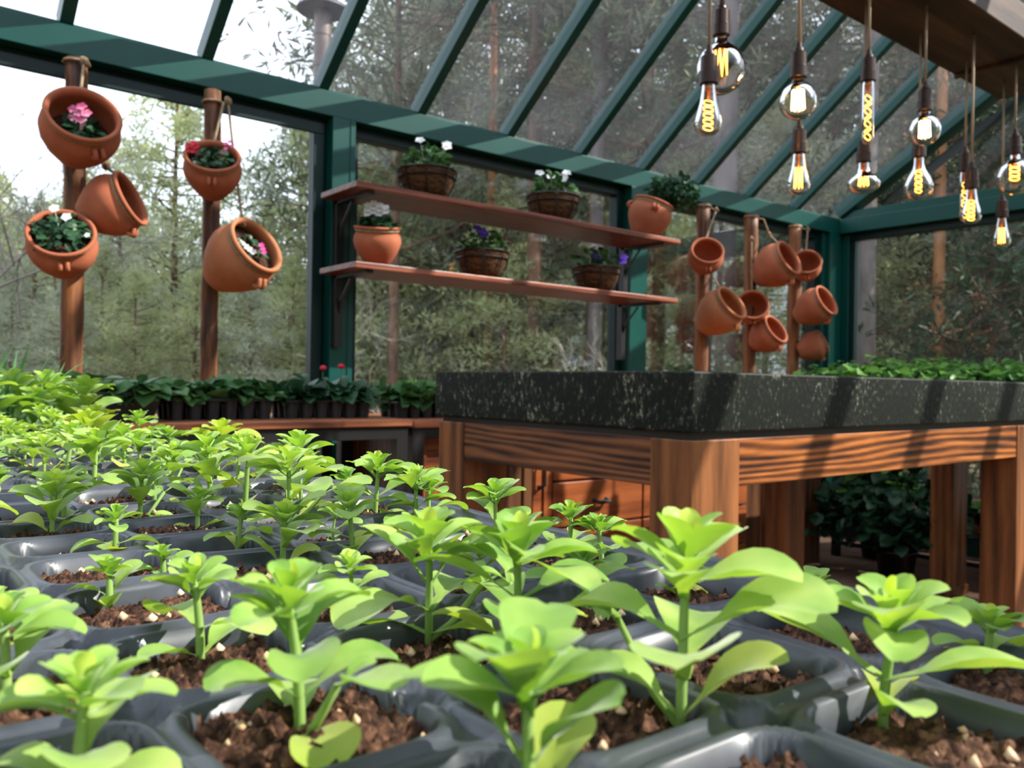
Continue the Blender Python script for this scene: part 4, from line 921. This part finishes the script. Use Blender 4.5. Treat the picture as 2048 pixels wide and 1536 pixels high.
# filler young trees under the tall pines
FL = [(745, 11, .70), (820, 12.5, 1.35), (880, 14, 1.6), (930, 12, .75), (1010, 10, .6), (1100, 11, .72), (1240, 11, .7), (1300, 12, .8), (1360, 9, .62), (1480, 9, .7), (1540, 10, .8), (1610, 9.5, .75), (1700, 12, .8), (1790, 10, .62), (1860, 9, .55), (1930, 9, .6), (2040, 10, .7), (2140, 9, .7), (870, 15, .9), (960, 16, 1), (1150, 14, .9), (1420, 12, .9), (1680, 10, .6)]
for i, (px, d, s_) in enumerate(FL):
    x, y = pxy(px, d); k = i % 4; place('yp%d' % k, yp(k), x, y, s_, 'bushy young pine standing among the tall trunks of the wood', 'young pines among the tall trunks')
# individually visible trunks
def trunk_tree(px, d, rad, barkm, label, H=15, clear=6.5, needle='needle_dark', sv=1):
    x, y = pxy(px, d); o = make_tree('pine_tree', 500 + sv, H, clear, 2.2, 60, 12, 10, .2, .034, rad, needle, barkm); o.location = (x, y, ground_z(x, y)); return tag(o, label, 'tree')
trunk_tree(1442, 7.8, .12, 'bark_grey', 'thick pale-trunked pine just outside, behind the first far pole', sv=1)
trunk_tree(1062, 10, .095, 'bark', 'brown-trunked pine standing behind the gap between the shelves', sv=2)
trunk_tree(975, 11, .055, 'bark_orange', 'slim pine with sunlit orange bark behind the shelves', sv=3)
trunk_tree(1190, 9, .075, 'bark_grey', 'grey-trunked pine beyond the right part of the shelves', sv=4)
trunk_tree(787, 10, .07, 'bark', 'straight reddish-trunked pine seen below the left ends of the shelves', sv=5, H=7.5, clear=2.4)
trunk_tree(1735, 7.6, .085, 'bark_grey', 'thick grey trunk just right of the greenhouse corner post', sv=6)
trunk_tree(1875, 8, .05, 'bark_orange', 'thin pale trunk seen through the end wall', sv=7)
# spruce with dark drooping boughs beyond the end wall
for i, (px, d, s_) in enumerate(((1990, 8.5, 1.0), (2200, 8, 1.0))):
    x, y = pxy(px, d); place('sp', lambda: make_tree('spruce_tree', 600, 9, .8, 2.0, 150, 16, 9, .13, .03, .12, 'needle_spruce', 'bark', 'spruce', .5), x, y, s_, ('dark spruce with drooping boughs beyond the end wall', 'second dark spruce past the right edge of the end wall')[i], 'spruces')
# bare saplings
BT = [(-90, 9, 5.5, 'leafless tree with fine twigs against the white sky at the left edge'), (130, 11, 5.6, 'leafless twiggy tree behind the leftmost pole'), (600, 8, 2.6, 'pale leafless shrub low beyond the left window by the green post')]
for i, (px, d, s_, lb_) in enumerate(BT):
    x, y = pxy(px, d); o = bare_tree('bare_tree', 700 + i, s_, .012 * s_ / 2, 5, 'twig' if i < 2 else 'twig_pale'); o.location = (x, y, ground_z(x, y)); tag(o, lb_, 'tree')
for i in range(16):
    px = 700 + i * 72; d = 6.5 + rs_.random() * 4; x, y = pxy(px, d)
    place('bs%d' % (i % 3), (lambda q: lambda: bare_tree('bare_shrub', 720 + q, 2.0, .018, 4, 'twig_pale', .55))(i % 3), x, y, rs_.uniform(.6, 1.0), 'pale leafless shrub in the undergrowth of the wood', 'bare shrubs of the undergrowth', cat='shrub')
# low pale outbuilding glimpsed through the trees past the end wall
x, y = pxy(1900, 24); ob = empty('outbuilding', (x, y, -.1), 'pale bluish-white building glimpsed between trees past the end wall', 'building')
MB().box((-3, -3, 0), (3, 3, 3.2)).build('wall', 'siding', ob)
MB().add([(-3.3, -3.3, 3.2), (3.3, -3.3, 3.2), (3.3, 3.3, 3.2), (-3.3, 3.3, 3.2), (-3.3, 0, 5), (3.3, 0, 5)], [(0, 1, 5, 4), (2, 3, 4, 5), (0, 4, 3), (1, 2, 5), (0, 3, 2, 1)]).build('roof', 'siding', ob)

# pines added behind the camera, out of view, so the panes mirror trees
for i in range(52):
    a = -4.1 + i * .078; d = 11 + 7 * ((i * 7) % 5) / 4; x, y = 1.5 + d * math.cos(a), -1 + d * math.sin(a); k = i % 4
    place('yp%d' % k, yp(k), x, y, .9 + .25 * ((i * 3) % 4) / 3, 'young pine added out of view on the open side for the glass to reflect', 'pines added for reflections')
